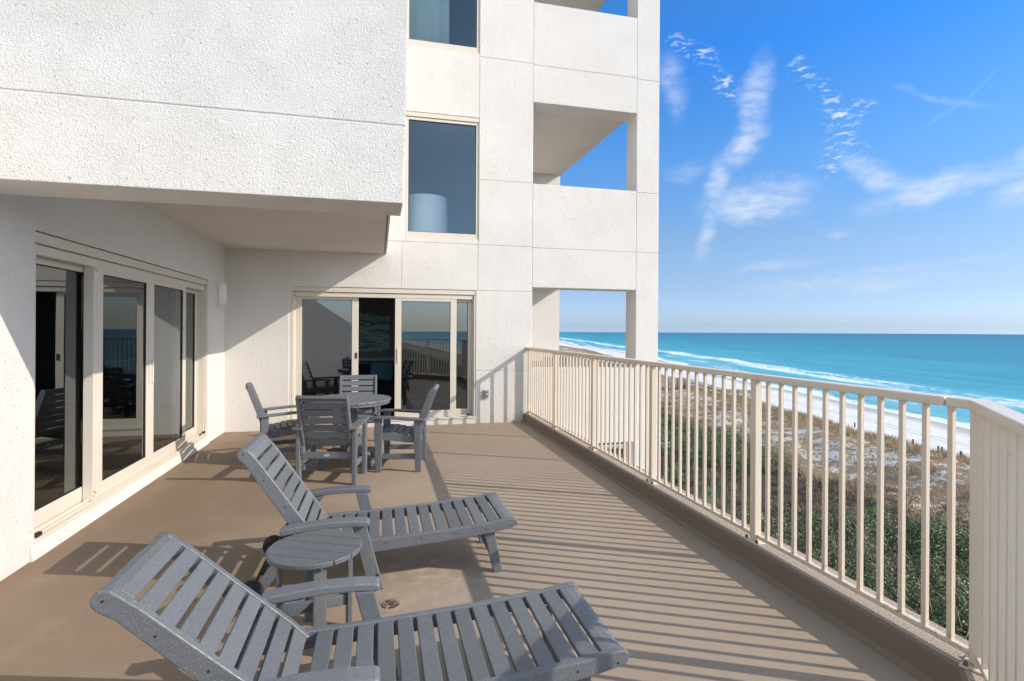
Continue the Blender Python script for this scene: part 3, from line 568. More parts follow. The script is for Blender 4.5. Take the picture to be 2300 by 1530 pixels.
# ------------------------------------------------------------------ furniture
LB = M['lumber']
def chair():
    r = empty('dining_chair')
    for sy in (-1, 1):
        y0, y1 = sorted((sy*.295, sy*.255))
        MB().prism([(.175, 0), (.235, 0), (.24, .25), (.25, .40), (.245, .568), (.165, .568), (.165, .3)], y0, y1).build('leg', LB, r, .005)
        MB().prism([(-.255, 0), (-.195, 0), (-.18, .25), (-.175, .555), (-.255, .555), (-.255, .3)], y0, y1).build('leg', LB, r, .005)
        ya, yb = sorted((sy*.318, sy*.228))
        top = [(-.30, .578), (-.1, .590), (.08, .602), (.22, .604), (.285, .598)]
        MB().prism(top+[(.285, .572), (.22, .5775), (.08, .576), (-.1, .564), (-.30, .553)], ya, yb).build('armrest', LB, r, .008, 3)
        ya, yb = sorted((sy*.2535, sy*.222))
        MB().prism([(-.24, .305), (-.10, .315), (.08, .335), (.243, .335), (.243, .405), (.12, .425), (0, .41), (-.12, .385), (-.24, .385)], ya, yb).build('seat_rail', LB, r, .004)
        ya, yb = sorted((sy*.2535, sy*.225)); MB().box((-.20, ya, .135), (.18, yb, .19)).build('stretcher', LB, r, .004)
        ya, yb = sorted((sy*.219, sy*.188))
        st = MB(); st.prism([(-.14, .31), (-.20, .31), (-.215, .36), (-.40, .875), (-.398, .895), (-.38, .908), (-.355, .905), (-.335, .88), (-.16, .42)], ya+sy*.03, yb+sy*.03); st.build('back_stile', LB, r, .006, 3)
    MB().box((-.215, -.253, .255), (-.19, .253, .322)).build('apron', LB, r, .004)
    lg = MB(); n = 20; R1, R2, hy, hz = 1.0, .8, .028, .014
    for i in range(n):
        a, b_ = 2*PI*i/n, 2*PI*(i+1)/n
        lg.add([(-.2165, hy*math.cos(a), .29+hz*math.sin(a)), (-.2165, hy*math.cos(b_), .29+hz*math.sin(b_)), (-.2165, hy*R2*math.cos(b_), .29+hz*R2*math.sin(b_)), (-.2165, hy*R2*math.cos(a), .29+hz*R2*math.sin(a))], [(0, 1, 2, 3)])
    lg.box((-.217, -.016, .287), (-.2155, .016, .293)); lg.build('badge', M['white'], r)
    MB().box((.21, -.253, .34), (.235, .253, .40)).build('apron', LB, r, .004)
    # seat slats follow the dished rails
    pts = [(-.145, .392), (-.075, .401), (-.005, .416), (.065, .427), (.135, .428), (.205, .417)]
    for i, (x, z) in enumerate(pts):
        sl_ = [.18, .16, .2, .08, -.08, -.2][i]
        m4 = Matrix.Translation((x, 0, z)) @ Matrix.Rotation(-sl_, 4, 'Y'); MB().box((-.031, -.222, -.009), (.031, .222, .009), m4).build('seat_slat', LB, r, .004)
    ang = math.atan2(.515, -.19)
    for i in range(7):
        t = .43+i*.0755; x = -.16-(t-.38)*.185/.50*1.0; z = t-.01
        m4 = Matrix.Translation((x-.018, 0, z)) @ Matrix.Rotation(-math.radians(20), 4, 'Y')
        if i == 6:
            MB().prism([(-.012, -.032), (.012, -.032), (.012, .008), (.004, .028), (-.014, .040), (-.036, .036), (-.045, .02), (-.03, .006), (-.012, .0)], -.219, .219, 'y', m4).build('back_slat', LB, r, .004, 2)
        else: MB().box((-.010, -.219, -.033), (.010, .219, .033), m4).build('back_slat', LB, r, .004)
    return r
spots = [((-.451, 5.888), 78, 'grey slatted armchair seen from behind at the near side of the round table'),
         ((.254, 6.277), 169.6, 'grey slatted armchair on the railing side of the round table, seen from its side'),
         ((-1.079, 6.855), 12, 'grey slatted armchair on the side of the round table next to the inner wall corner'),
         ((-.27, 7.50), -90, 'grey slatted armchair at the far side of the round table, close to the sliding door')]
c0_ = chair()
for i, ((x, y), a, lab) in enumerate(spots):
    o = c0_ if i == 0 else copy_tree(c0_)
    o.location = (x, y, 0); o.rotation_euler = (0, 0, math.radians(a)); tag(o, lab, 'chair', 'armchairs around the round table')

def disc_boards(mb, r, z0, z1, n, gap, ang):
    w = 2*r/n
    for i in range(n):
        a, b_ = -r+i*w+gap/2, -r+(i+1)*w-gap/2
        pts = []; K = 10
        xa = [a+(b_-a)*k/K for k in range(K+1)]
        up = [(x, math.sqrt(max(0, r*r-x*x))) for x in xa]; lowp = [(x, -y) for x, y in reversed(up)]
        poly = []
        for p_ in up+lowp:
            if not poly or (abs(poly[-1][0]-p_[0])+abs(poly[-1][1]-p_[1])) > 1e-4: poly.append(p_)
        if abs(poly[0][0]-poly[-1][0])+abs(poly[0][1]-poly[-1][1]) < 1e-4: poly.pop()
        mb.prism(poly, z0, z1, 'z', Matrix.Rotation(ang, 4, 'Z'))
T_ = empty('dining_table', (-.33, 6.58, 0)); tag(T_, 'round grey slatted dining table with a pedestal between four armchairs', 'table')
mb = MB(); disc_boards(mb, .475, .718, .742, 9, .007, math.radians(82-90)); mb.build('tabletop', LB, T_, .004, 2)
mb = MB()
for i in range(40):
    a, b_ = 2*PI*i/40, 2*PI*(i+1)/40; r0, r1 = .40, .462
    mb.add([(r1*math.cos(a), r1*math.sin(a), .690), (r1*math.cos(b_), r1*math.sin(b_), .690), (r1*math.cos(b_), r1*math.sin(b_), .7175), (r1*math.cos(a), r1*math.sin(a), .7175)], [(0, 1, 2, 3)])
    mb.add([(r0*math.cos(a), r0*math.sin(a), .690), (r0*math.cos(b_), r0*math.sin(b_), .690), (r0*math.cos(b_), r0*math.sin(b_), .7175), (r0*math.cos(a), r0*math.sin(a), .7175)], [(3, 2, 1, 0)])
    mb.add([(r1*math.cos(a), r1*math.sin(a), .690), (r1*math.cos(b_), r1*math.sin(b_), .690), (r0*math.cos(b_), r0*math.sin(b_), .690), (r0*math.cos(a), r0*math.sin(a), .690)], [(3, 2, 1, 0)])
mb.build('rim', LB, T_)
for k in range(4):
    m4 = Matrix.Rotation(math.radians(40+90*k), 4, 'Z')
    MB().prism([(.05, .05), (.13, .10), (.24, .08), (.32, .06), (.34, .0), (.41, .0), (.40, .09), (.30, .125), (.13, .15), (.05, .15)], -.02, .02, 'y', m4).build('foot', LB, T_, .004)
    MB().box((.055, -.035, .15), (.095, .035, .69), m4).build('pedestal_post', LB, T_, .004)
    MB().box((.05, -.02, .64), (.39, .02, .69), m4).build('top_brace', LB, T_, .004)

ST = empty('side_table', (-.305, 2.885, 0), math.radians(-25)); tag(ST, 'small round grey slatted side table between the two loungers', 'side table')
mb = MB(); disc_boards(mb, .228, .430, .455, 5, .005, math.radians(90)); mb.build('tabletop', LB, ST, .005, 3)
for k in range(4):
    a = math.radians(27-13.8+25+90*k); m4 = Matrix.Rotation(a, 4, 'Z')
    MB().box((.155, -.030, 0), (.180, .030, .430), m4).build('leg', LB, ST, .005)
    MB().box((.012, -.012, .13), (.155, .012, .185), m4).build('stretcher', LB, ST, .003)
    MB().box((.012, -.012, .385), (.155, .012, .4295), m4).build('top_brace', LB, ST, .003)

def lounger(back_deg, hw_=.292):
    r = empty('sun_lounger')
    HX, HZ = -.335, .262
    for sy in (-1, 1):
        y0, y1 = sorted((sy*hw_, sy*(hw_-.034)))
        top = [(-.56, .275), (-.34, .279), (0, .288), (.40, .309), (.70, .334), (.825, .352), (.85, .350), (.866, .336), (.868, .318), (.857, .302)]
        bot = [(.835, .292), (.70, .268), (.40, .240), (0, .214), (-.34, .202), (-.54, .200), (-.565, .22)]
        MB().prism(top+bot, y0, y1).build('side_rail', LB, r, .006, 3)
        ya, yb = sorted((sy*(hw_+.088), sy*(hw_+.005)))
        t_ = [(-.535, .415), (-.45, .428), (-.30, .440), (-.15, .440), (-.06, .431), (-.045, .424)]
        b2 = [(-.045, .402), (-.06, .397), (-.15, .404), (-.30, .404), (-.45, .391), (-.535, .380)]
        MB().prism(t_+b2, ya, yb).build('armrest', LB, r, .008, 3)
        ya, yb = sorted((sy*(hw_+.034), sy*(hw_+.002)))
        MB().prism([(-.045, 0), (.038, 0), (-.068, .400), (-.150, .402)], ya, yb).build('leg', LB, r, .005)
        MB().prism([(-.70, .055), (-.64, .035), (-.36, .395), (-.44, .392)], ya, yb).build('leg', LB, r, .005)
        for x, z in ((.0, .09), (-.665, .075)): MB().cyl((x, sy*(hw_+.033), z), (x, sy*(hw_+.0365), z), .009, 10).build('bolt', M['black'], r)
        yc = sy*(hw_+.052)
        w = MB().cyl((-.69, yc-.016, .068), (-.69, yc+.016, .068), .068, 28).build('wheel', M['black'], r, .006, 2)
        hb = MB().cyl((-.69, yc-.019, .068), (-.69, yc+.019, .068), .035, 20).build('hub', M['dark'], None, .003); hb.parent = w
        ya, yb = sorted((sy*(hw_-.036), sy*(hw_-.064)))
        MB().prism([(.722, 0), (.780, 0), (.722, .272), (.655, .262)], ya, yb).build('leg', LB, r, .005)
        for x in (.05, .26, .46, .66, .82): MB().cyl((x, sy*(hw_-.001), .262+.055*max(0, x)), (x, sy*(hw_+.0012), .262+.055*max(0, x)), .0045, 8).build('screw', M['black'], r)
    MB().prism([(.700, .100), (.722, .100), (.702, .245), (.680, .245)], -hw_+.066, hw_-.066).build('cross_bar', LB, r, .004)
    MB().box((-.62, -hw_-.001, .115), (-.595, hw_+.001, .165)).build('cross_bar', LB, r, .004)
    MB().cyl((-.69, -hw_-.035, .068), (-.69, hw_+.035, .068), .008, 10).build('axle', M['dark'], r)
    n = 14
    def ztop(x): 
        xs_ = [-.34, 0, .40, .70, .825]; zs_ = [.279, .288, .309, .334, .352]; return float(np.interp(x, xs_, zs_))
    for i in range(n):
        xa = -.300+i*.0822; xb = xa+.0655
        if i == n-1:
            z = ztop(.8)-.004
            MB().prism([(xa, ztop(xa)-.026), (xa, ztop(xa)-.004), (.80, z), (.835, z-.002), (.858, z-.012), (.866, z-.028), (.855, z-.045), (.835, z-.035), (.80, z-.024)], -hw_+.035, hw_-.035).build('seat_slat', LB, r, .004, 2)
        else:
            za, zb = ztop(xa)-.004, ztop(xb)-.004
            MB().prism([(xa, za-.020), (xb, zb-.020), (xb, zb), (xa, za)], -hw_+.035, hw_-.035).build('seat_slat', LB, r, .0035, 2)
    # backrest
    m4 = Matrix.Translation((HX, 0, HZ)) @ Matrix.Rotation(-math.radians(180-back_deg), 4, 'Y')   # local +x runs up the back
    L = .735; hb_ = hw_-.037
    for sy in (-1, 1):
        y0, y1 = sorted((sy*hb_, sy*(hb_-.032)))
        MB().prism([(.0, -.012), (.10, -.02), (.60, -.028), (L-.03, -.022), (L-.002, -.002), (L, .022), (L-.012, .042), (L-.04, .050), (L-.10, .040), (.40, .052), (.08, .062), (.0, .05)], y0, y1, 'y', m4).build('back_rail', LB, r, .006, 3)
        for x in (.10, .31, .51, .70): MB().cyl(m4 @ Vector((x, sy*(hb_-.001), .012)), m4 @ Vector((x, sy*(hb_+.0012), .012)), .0045, 8).build('screw', M['black'], r)
    for i in range(9):
        xa = .015+i*.0775; xb = xa+.062
        zt = lambda x: -.0185-.010*min(1, x/.6)+.0
        if i == 8:
            MB().prism([(xa, -.026), (xa+.05, -.024), (L-.022, -.014), (L-.004, .004), (L-.004, .026), (L-.02, .02), (L-.03, .006), (xa+.05, -.004), (xa, -.005)], -hb_+.033, hb_-.033, 'y', m4).build('back_slat', LB, r, .004, 3)
        else: MB().box((xa, -hb_+.033, zt(xa)+.004), (xb, hb_-.033, zt(xa)+.022), m4).build('back_slat', LB, r, .0035, 2)
    # ratchet support under the backrest
    for sy in (-1, 1):
        p0 = m4 @ Vector((.22, sy*.19, .045)); MB().bar(p0, (-.655, sy*.19, .10), .022, .03, (0, 1, 0)).build('prop_bar', M['dark'], r)
    p0 = m4 @ Vector((.22, -hb_+.033, .045)); p1 = m4 @ Vector((.22, hb_-.033, .045)); MB().bar(p0, p1, .03, .03).build('cross_bar', LB, r, .003)
    return r
L2 = lounger(54.5); L2.location = (0, 3.635, 0); tag(L2, 'grey slatted sun lounger with wheels behind the small side table, its back steeply raised', 'sun lounger', 'grey slatted sun loungers')
L1 = lounger(41.0, .288); L1.location = (.056, 2.155, 0); tag(L1, 'nearest grey slatted sun lounger, its back reclined lower, foot end striped by railing shadows', 'sun lounger', 'grey slatted sun loungers')

# wicker chairs on the neighbouring balcony
def wicker():
    r = empty('wicker_chair'); MB().box((-.26, -.26, .36), (.26, .26, .46)).build('seat', M['wicker'], r, .03, 3); MB().prism([(-.28, .40), (-.20, .40), (-.26, 1.0), (-.34, .98)], -.27, .27).build('backrest', M['wicker'], r, .02, 3)
    for sy in (-1, 1):
        MB().box((-.26, sy*.30-.04, .40), (.24, sy*.30+.04, .66)).build('arm', M['wicker'], r, .02, 2)
        for x in (-.22, .2): MB().box((x-.025, sy*.25-.025, 0), (x+.025, sy*.25+.025, .36)).build('leg', M['wicker'], r)
    return r
w0 = wicker()
for i, (x, y, a, lab) in enumerate([(2.95, 10.1, 100, 'brown wicker chair on the next balcony nearest the railing end'), (3.75, 11.4, 80, 'brown wicker chair at the back of the next balcony')]):
    o = w0 if i == 0 else copy_tree(w0); o.location = (x, y, -.02); o.rotation_euler = (0, 0, math.radians(a)); tag(o, lab, 'chair', 'wicker chairs on the next balcony')

# ------------------------------------------------------------------ sea and land
ys_t = [-4600, -400, -100, 0, 46, 58, 67, 74, 85, 100, 116, 139, 174, 265, 361, 511, 746, 1500, 4600]
xs_t = [-300, 70, 80, 86, 89.5, 90.6, 93, 95, 97, 101, 105, 109, 118, 147, 172, 195, 254, 420, 1200]
def shore(y): return np.interp(y, ys_t, xs_t)
def grid_obj(name, X, Y, Z, attr, A, m):
    nu, nv = X.shape; me = bpy.data.meshes.new(name)
    co = np.stack([X, Y, Z], -1).reshape(-1, 3); idx = np.arange(nu*nv).reshape(nu, nv)
    fs = np.stack([idx[:-1, :-1], idx[1:, :-1], idx[1:, 1:], idx[:-1, 1:]], -1).reshape(-1, 4)
    me.vertices.add(len(co)); me.vertices.foreach_set('co', co.ravel()); me.loops.add(fs.size); me.loops.foreach_set('vertex_index', fs.ravel().astype(np.int32))
    me.polygons.add(len(fs)); me.polygons.foreach_set('loop_start', np.arange(0, fs.size, 4, dtype=np.int32)); me.polygons.foreach_set('loop_total', np.full(len(fs), 4, dtype=np.int32)); me.update()
    at = me.attributes.new(attr, 'FLOAT', 'POINT'); at.data.foreach_set('value', A.ravel().astype(np.float32)); me.materials.append(m); me.shade_smooth()
    o = bpy.data.objects.new(name, me); COL.objects.link(o); return o
tt = np.concatenate([np.linspace(-4600, -200, 12), np.linspace(-150, 500, 131), np.linspace(520, 1500, 50), np.linspace(1600, 4600, 25)])
oo = np.concatenate([np.linspace(-8, 100, 110), np.geomspace(103, 5200, 60)])
Tg, Og = np.meshgrid(tt, oo, indexing='ij')
X = shore(Tg)+Og
wave = np.where(Og > 0, .22*np.sin(Og*.33+1.5*np.sin(Tg*.03))*np.exp(-Og/90.0), 0)
sea = grid_obj('sea', X, Tg, -14.0+wave*np.clip(Og/8, 0, 1), 'offshore', Og, M['sea']); tag(sea, kind='structure')
def vnoise(x, y, s, seed=0.0):
    x = np.asarray(x)*s+seed*17.3; y = np.asarray(y)*s-seed*9.1; xi = np.floor(x).astype(int); yi = np.floor(y).astype(int); fx = x-xi; fy = y-yi
    fx = fx*fx*(3-2*fx); fy = fy*fy*(3-2*fy)
    def h(a, b_): v = np.sin(a*127.1+b_*311.7+seed*74.7)*43758.5453; return v-np.floor(v)
    return (h(xi, yi)*(1-fx)+h(xi+1, yi)*fx)*(1-fy)+(h(xi, yi+1)*(1-fx)+h(xi+1, yi+1)*fx)*fy
def gz(x, y):
    din = shore(y)-x
    z = np.interp(din, [-15, 0, 8, 25, 28, 36, 46, 56, 70, 120], [-14.9, -14.02, -13.6, -12.7, -12.2, -11.3, -11.75, -11.3, -11.1, -11.4])
    k = np.clip((din-25)/6, 0, 1)
    return z+k*((vnoise(x, y, .09, 1)-.5)*1.5+(vnoise(x, y, .28, 2)-.5)*.7+(vnoise(x, y, .8, 3)-.5)*.25)
tt = np.concatenate([np.linspace(-4600, -200, 10), np.linspace(-150, 4, 40), np.linspace(5, 160, 260), np.linspace(161.5, 420, 100), np.linspace(430, 1500, 60), np.linspace(1600, 4600, 15)])
oo = np.concatenate([np.linspace(-13, 24, 30), np.linspace(24.5, 90, 130), np.linspace(92, 220, 50), [400, 900, 2500]])
Tg, Og = np.meshgrid(tt, oo, indexing='ij'); X = shore(Tg)-Og
g = grid_obj('beach_ground', X, Tg, gz(X, Tg), 'inland', Og, M['ground']); tag(g, kind='structure')

# -- vegetation
def quads_obj(name, C, U, V, m):
    """diamond leaves: centre C, half axes U, V"""
    n = len(C); co = np.stack([C-U, C-V*.9, C+U, C+V*.9], 1).reshape(-1, 3); me = bpy.data.meshes.new(name)
    me.vertices.add(4*n); me.vertices.foreach_set('co', co.ravel()); me.loops.add(4*n); me.loops.foreach_set('vertex_index', np.arange(4*n, dtype=np.int32))
    me.polygons.add(n); me.polygons.foreach_set('loop_start', np.arange(0, 4*n, 4, dtype=np.int32)); me.polygons.foreach_set('loop_total', np.full(n, 4, dtype=np.int32)); me.update(); me.materials.append(m)
    o = bpy.data.objects.new(name, me); COL.objects.link(o); return o
def clumps(cx, cy, r, h, nleaf, size):
    """leaf positions on and inside lumpy domes"""
    k = len(cx); rep = nleaf; I = np.repeat(np.arange(k), rep); n = len(I)
    d = rng.normal(size=(n, 3)); d[:, 2] = np.abs(d[:, 2])*.9; d /= np.linalg.norm(d, axis=1)[:, None]
    rad = (.55+.45*rng.random(n)**.5)*(1+.22*np.sin(d[:, 0]*7+I)*np.cos(d[:, 1]*6+I*2))
    x = cx[I]+d[:, 0]*rad*r[I]; y = cy[I]+d[:, 1]*rad*r[I]; z = gz(x, y)*.0+gz(cx, cy)[I]-.15+d[:, 2]*rad*h[I]
    C = np.stack([x, y, z], 1); nrm_ = d+rng.normal(size=(n, 3))*.55; nrm_ /= np.linalg.norm(nrm_, axis=1)[:, None]
    t = np.cross(nrm_, rng.normal(size=(n, 3))); t /= np.linalg.norm(t, axis=1)[:, None]; w = np.cross(nrm_, t); s = size*(.6+.8*rng.random(n))[:, None]
    return C, t*s, w*s*.55
def in_view(x, y, m0=19, m1=66):
    a = np.degrees(np.arctan2(x, y)); return (a > m0) & (a < m1)
# zones
def zone_pts(n, x0, x1, y0, y1): return rng.uniform(x0, x1, n), rng.uniform(y0, y1, n)
x, y = zone_pts(2600, 8, 46, 6, 72); k = in_view(x, y); x, y = x[k], y[k]
dist = np.hypot(x, y); az_ = np.degrees(np.arctan2(x, y))
near = (dist < 37+7*(vnoise(x, y, .12, 5)-.5)+np.interp(az_, [36, 40, 46, 60], [-6, 0, 5, 5])) & (dist > 10) & (az_ > 35)
mound = (((x-36)/8)**2+((y-56)/12)**2 < 1) 
keep = (near & (rng.random(len(x)) < .85)) | (mound & (rng.random(len(x)) < .9))
cx, cy = x[keep], y[keep]; r_ = rng.uniform(.7, 1.5, len(cx)); h_ = r_*rng.uniform(.8, 1.35, len(cx))+np.where(mound[keep], .3, .5*vnoise(cx, cy, .2, 8)*2)
ol = vnoise(cx, cy, .25, 12)*.7+rng.random(len(cx))*.3 > .56
C, U, V = clumps(cx[ol], cy[ol], r_[ol]*.9, h_[ol]*.95, 380, .055); o = quads_obj('olive_shrubs', C, U, V, M['leaf_olive']); tag(o, 'yellowish olive shrubs growing in patches through the dark thicket', 'shrubs', kind='stuff')
nb_ = 9; bx = np.repeat(cx, nb_)+rng.normal(0, .5, len(cx)*nb_); by = np.repeat(cy, nb_)+rng.normal(0, .5, len(cx)*nb_); bz = np.repeat(gz(cx, cy)+h_*.75, nb_); kk = rng.random(len(bx)) < .5; bx, by, bz = bx[kk], by[kk], bz[kk]
B_0 = np.stack([bx, by, bz], 1); dB = rng.normal(size=(len(bx), 3)); dB[:, 2] = np.abs(dB[:, 2])+.5; dB /= np.linalg.norm(dB, axis=1)[:, None]; sB = np.cross(dB, rng.normal(size=dB.shape)); sB /= np.linalg.norm(sB, axis=1)[:, None]
o = quads_obj('bare_branches', B_0+dB*.3, dB*rng.uniform(.25, .5, (len(bx), 1)), sB*.014, M['twig']); tag(o, 'pale bare twigs sticking out of the thicket below the terrace', 'twigs', kind='stuff')
C, U, V = clumps(cx[~ol], cy[~ol], r_[~ol], h_[~ol], 420, .062); o = quads_obj('shrub_thicket', C, U, V, M['leaf_dark']); tag(o, 'dark green evergreen thicket growing below the terrace and behind the dune', 'shrubs', kind='stuff')
x, y = zone_pts(9000, 8, 60, 8, 115); k = in_view(x, y); x, y = x[k], y[k]; dn_ = shore(y)-x; pnz = vnoise(x, y, .16, 4)
keep = (dn_ > 47+6*(pnz-.5)) & (np.hypot(x, y) > 16) & (vnoise(x, y, .35, 6) > .30)
cx, cy = x[keep], y[keep]; r_ = rng.uniform(.35, .8, len(cx)); h_ = r_*rng.uniform(.5, .9, len(cx))
C, U, V = clumps(cx, cy, r_, h_, 120, .052); o = quads_obj('low_scrub', C, U, V, M['leaf_mix']); tag(o, 'reddish brown low scrub covering the back of the dune', 'scrub', kind='stuff')
# dune grass
x, y = zone_pts(60000, 12, 125, 18, 260); k = in_view(x, y, 17, 64); x, y = x[k], y[k]; dn_ = shore(y)-x
m0 = (dn_ > 25.5) & (dn_ < 52) & (vnoise(x, y, .22, 9)*.6+vnoise(x, y, .7, 10)*.4 > np.where((dn_ > 36) & (dn_ < 48), .55, .33))
m1 = (dn_ >= 52) & (rng.random(len(x)) < .06)
kk = m0 | m1; x, y = x[kk], y[kk]; nb = 7; x = np.repeat(x, nb)+rng.normal(0, .22, len(x)*nb); y = np.repeat(y, nb)+rng.normal(0, .22, len(y)*nb); z = gz(x, y)-.05
n = len(x); hgt = rng.uniform(.35, .85, n); lean = rng.normal(0, .28, (n, 2)); B = np.stack([x, y, z], 1); tip = B+np.stack([lean[:, 0]*hgt, lean[:, 1]*hgt, hgt], 1)
sd_ = rng.normal(size=(n, 2)); sd_ /= np.linalg.norm(sd_, axis=1)[:, None]; S = np.concatenate([sd_, np.zeros((n, 1))], 1)*.028
me = bpy.data.meshes.new('dune_grass'); co = np.stack([B-S, B+S, tip], 1).reshape(-1, 3); me.vertices.add(3*n); me.vertices.foreach_set('co', co.ravel()); me.loops.add(3*n); me.loops.foreach_set('vertex_index', np.arange(3*n, dtype=np.int32))
me.polygons.add(n); me.polygons.foreach_set('loop_start', np.arange(0, 3*n, 3, dtype=np.int32)); me.polygons.foreach_set('loop_total', np.full(n, 3, dtype=np.int32)); me.update(); me.materials.append(M['grass'])
o = bpy.data.objects.new('dune_grass', me); COL.objects.link(o); tag(o, 'straw coloured dune grass on the sand ridge along the beach', 'grass', kind='stuff')

def gzs(x, y): return float(gz(np.array([x]), np.array([y]))[0])
# single bright bushes
def bush(x, y, r, h, lab):
    e = empty('bush', (x, y, gzs(x, y))); tag(e, lab, 'bush', 'bright green bushes on the dune')
    C, U, V = clumps(np.array([x]), np.array([y]), np.array([r]), np.array([h]), 420, .08)
    o = quads_obj('crown', C, U, V, M['leaf_bright']); o.parent = e; o.matrix_parent_inverse = Matrix.Translation(-e.location)
    s = MB(); 
    for q in range(5): s.bar((0, 0, -.2), (random.uniform(-.3, .3)*r, random.uniform(-.3, .3)*r, h*.7), .04, .04)
    s.build('stem', M['twig'], e)
for (x, y, r, h, lab) in [(24.5, 31, .9, .8, 'bright green bush beyond the balusters right of the fifth railing post, below the sand patch'), (20.5, 20.5, .8, 1.5, 'yellow green bush in the dark thicket, lower middle of the last railing bay'), (28.5, 20.8, 1.0, 1.1, 'bright green bush beside the corner railing post'), (33.5, 30.5, .9, .8, 'yellow green bush at the edge of the white sand patch'), (17.0, 20.5, .8, 1.2, 'bright green bush low beside the fifth railing post')]: bush(x, y, r, h, lab)

# palmettos
def palmetto(x, y, s, hstem, lab, nf=16):
    e = empty('palmetto', (x, y, gzs(x, y)-.05)); tag(e, lab, 'palm', 'palmettos below the terrace')
    tr = MB().cyl((0, 0, 0), (.05, .02, hstem), .11*s, 8, .08*s).build('trunk', M['twig'], e)
    mb = MB()
    for f in range(nf):
        a = f*2.4+random.random(); up = random.uniform(.15, 1.25); d = Vector((math.cos(a)*math.cos(up), math.sin(a)*math.cos(up), math.sin(up))); p0 = Vector((.05, .02, hstem)); L_ = s*random.uniform(.55, .85); hub = p0+d*L_
        mb.bar(p0, hub, .02, .02, (0, 0, 1) if abs(d.z) < .95 else (1, 0, 0)); side = d.cross(Vector((0, 0, 1))).normalized(); upv = side.cross(d)
        nl = 15
        for i in range(nl):
            t = (i/(nl-1)-.5)*2.7; dl = d*math.cos(t)+side*math.sin(t)+upv*.12; dl.normalize(); Ln = s*.62*(1-.22*abs(t)/1.35); w = .022*s
            per = dl.cross(upv).normalized()*w; mid = hub+dl*Ln*.55; tip_ = hub+dl*Ln+Vector((0, 0, -.18*s*random.random()))
            mb.add([hub, mid-per, tip_, mid+per], [(0, 1, 2, 3)])
    mb.build('fronds', M['palm'], e)
pl = [(20.3, 33.5, 1.5, 1.4, 'tall palmetto seen through the balusters just right of the fourth railing post'), (21.0, 31.0, 1.3, .8, 'palmetto beside the fourth railing post, lower'), (16.6, 22.6, 1.25, .8, 'palmetto seen between balusters halfway along the fifth bay'), (17.6, 22.0, 1.2, .5, 'spreading palmetto right of its neighbour in the fifth bay'),
      (24.6, 46, 1.5, 1.0, 'palmetto in front of the white pool wall, left one'), (26.4, 45, 1.5, 1.2, 'palmetto in front of the white pool wall, middle'), (27.6, 43.5, 1.4, 1.0, 'palmetto at the right end of the white pool wall'), (29.5, 50.5, 1.8, 2.2, 'yellow green cabbage palm at the left edge of the dune thicket'), (12.9, 14.9, .9, .5, 'small palmetto by the foot of the fifth railing post'), (13.9, 14.6, .9, .4, 'low palmetto near the bottom rail right of the fifth post')]
for q in pl: palmetto(*q)

# boardwalk over the dune
bw = empty('boardwalk', (62, 112, -11)); tag(bw, 'weathered wooden boardwalk with railings crossing the dune to the beach', 'boardwalk')
def bwp(mb, name, m='grey_wood'): o = mb.build(name, M[m]); o.parent = bw; o.matrix_parent_inverse = Matrix.Translation(-bw.location)
path = [(44, 114.5, -10.3), (68.3, 110.8, -10.3), (73.5, 104.5, -12.3), (79, 102.0, -12.45)]
for i in range(3):
    p0, p1 = Vector(path[i]), Vector(path[i+1]); d = (p1-p0); sd2 = Vector((-d.y, d.x, 0)).normalized()*.9
    mb = MB(); mb.bar(p0, p1, 1.8, .16); bwp(mb, 'deck')
    mb = MB()
    for s in (-1, 1):
        for hh in (.45, .75, 1.05): mb.bar(p0+sd2*s+Vector((0, 0, hh)), p1+sd2*s+Vector((0, 0, hh)), .05, .14)
    bwp(mb, 'handrail'); n_ = max(2, int(d.length/2.2))
    for k_ in range(n_+1):
        c = p0+d*(k_/n_)
        for s in (-1, 1): mb = MB(); mb.box((c.x+sd2.x*s-.07, c.y+sd2.y*s-.07, c.z-1.9), (c.x+sd2.x*s+.07, c.y+sd2.y*s+.07, c.z+1.15)); bwp(mb, 'post', 'dark_wood')
# beach boundary posts
pp = [(66.1, 58.5), (62.9, 51.8), (64.5, 50.0), (64.0, 49.2), (62.2, 45.7), (70.1, 66.9), (68.6, 64.2), (60.5, 44.5), (72.5, 78), (61.3, 41.5), (74.5, 84)]
p0 = MB().prism([(-.08, -.6), (.08, -.6), (.08, .55), (.0, .62), (-.08, .55)], -.08, .08).build('beach_post', M['dark_wood'])
for i, (x, y) in enumerate(pp):
    o = p0 if i == 0 else p0.copy()
    if i: COL.objects.link(o)
    x -= .3; o.location = (x, y, gzs(x, y)+.1); o.rotation_euler = (random.uniform(-.06, .06), random.uniform(-.06, .06), random.random()); tag(o, 'short dark wooden post standing where the dune grass meets the white beach', 'post', 'wooden posts along the beach edge')
# pool terrace beyond the building
pd = empty('pool_terrace', (27, 56, -12)); tag(pd, 'white walled pool terrace far below beyond the building corner', 'pool')
def pdp(mb, name, m): o = mb.build(name, M[m], None, 0); o.parent = pd; o.matrix_parent_inverse = Matrix.Translation(-pd.location)
pdp(MB().box((18, 54.0, -13), (32.5, 54.3, -10.9)), 'wall', 'deck_white'); pdp(MB().box((18, 54.32, -13), (32.5, 64, -11.9)), 'deck', 'paver'); pdp(MB().box((19, 56, -11.895), (26.4, 63, -11.86)), 'water', 'pool')
pdp(MB().box((18, 54.0, -10.895), (32.5, 54.35, -10.82)), 'coping', 'deck_white')
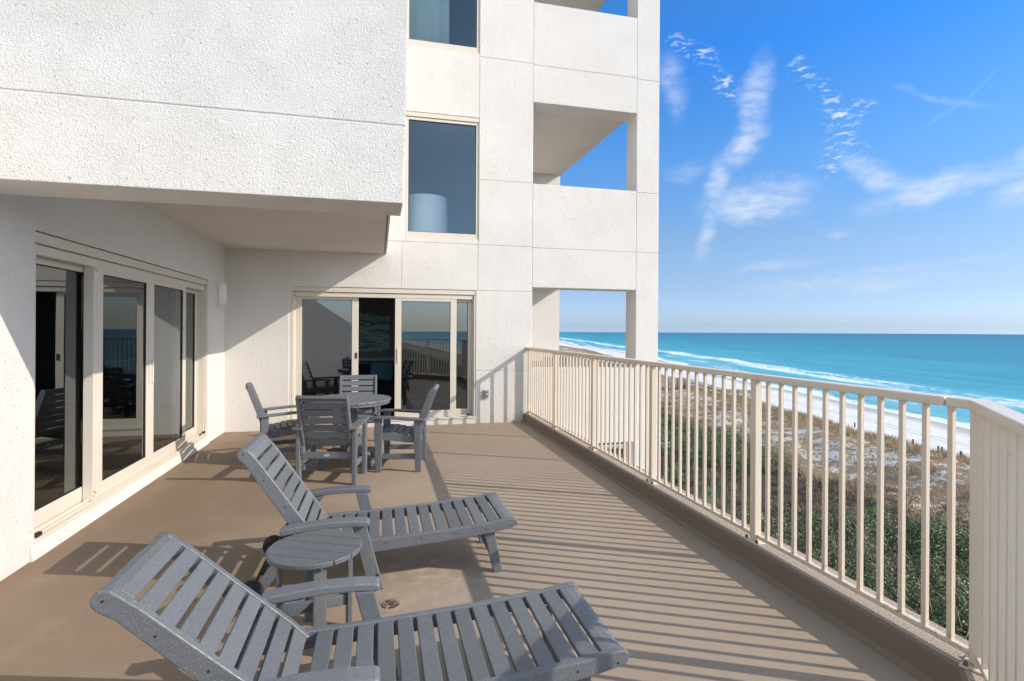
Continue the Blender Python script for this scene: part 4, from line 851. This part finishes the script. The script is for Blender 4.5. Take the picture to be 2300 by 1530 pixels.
# the tower mirrored in the door glass
tw = empty('apartment_tower', (-17, -75, -12)); tag(tw, 'distant balconied apartment tower mirrored in the left door pane', 'building')
def twp(mb, name, m='stucco'): o = mb.build(name, M[m]); o.parent = tw; o.matrix_parent_inverse = Matrix.Translation(-tw.location)
twp(MB().box((-36, -90, -12), (-14, -75, 26)), 'wall')
for k_ in range(11):
    z = -9+k_*3.1; twp(MB().box((-34, -75, z), (-16, -73, z+.2)), 'balcony_slab'); twp(MB().box((-34, -73.2, z+.2), (-16, -73.0, z+1.1)), 'balcony_parapet')
    for x in (-32, -27, -22, -18): twp(MB().box((x, -75, z+.3), (x+2.4, -74.95, z+2.5)), 'window', 'shutter')
# tiny bathers far along the shore
def person(x, y, lab):
    e = empty('person', (x, y, -14.1)); tag(e, lab, 'person')
    me = bpy.data.meshes.new('body'); bm = bmesh.new()
    J = [((0, 0, .95), .15), ((0, 0, 1.25), .15), ((0, 0, 1.42), .12), ((0, 0, 1.52), .06), ((0, 0, 1.68), .11), ((.1, 0, .5), .07), ((.12, 0, .04), .045), ((-.1, 0, .5), .07), ((-.12, 0.1, .04), .045), ((.2, 0, 1.4), .05), ((.27, 0, 1.1), .04), ((.28, .08, .85), .03), ((-.2, 0, 1.4), .05), ((-.27, 0, 1.1), .04), ((-.28, .08, .85), .03)]
    vs = [bm.verts.new(p_) for p_, _ in J]
    for a, b_ in ((0, 1), (1, 2), (2, 3), (3, 4), (0, 5), (5, 6), (0, 7), (7, 8), (2, 9), (9, 10), (10, 11), (2, 12), (12, 13), (13, 14)): bm.edges.new((vs[a], vs[b_]))
    bm.to_mesh(me); bm.free(); me.materials.append(M['cloth']); o = bpy.data.objects.new('body', me); COL.objects.link(o); o.parent = e; md = o.modifiers.new('skin', 'SKIN')
    for i, (_, r) in enumerate(J): me.skin_vertices[0].data[i].radius = (r, r)
    me.skin_vertices[0].data[0].use_root = True; sb = o.modifiers.new('sub', 'SUBSURF'); sb.levels = 1; sb.render_levels = 1
    MB().cyl((0, 0, 1.70), (0, 0, 1.82), .10, 10, .05).build('hair', M['dark_wood'], e)
person(258, 600, 'tiny dark figure standing at the water edge far along the beach')
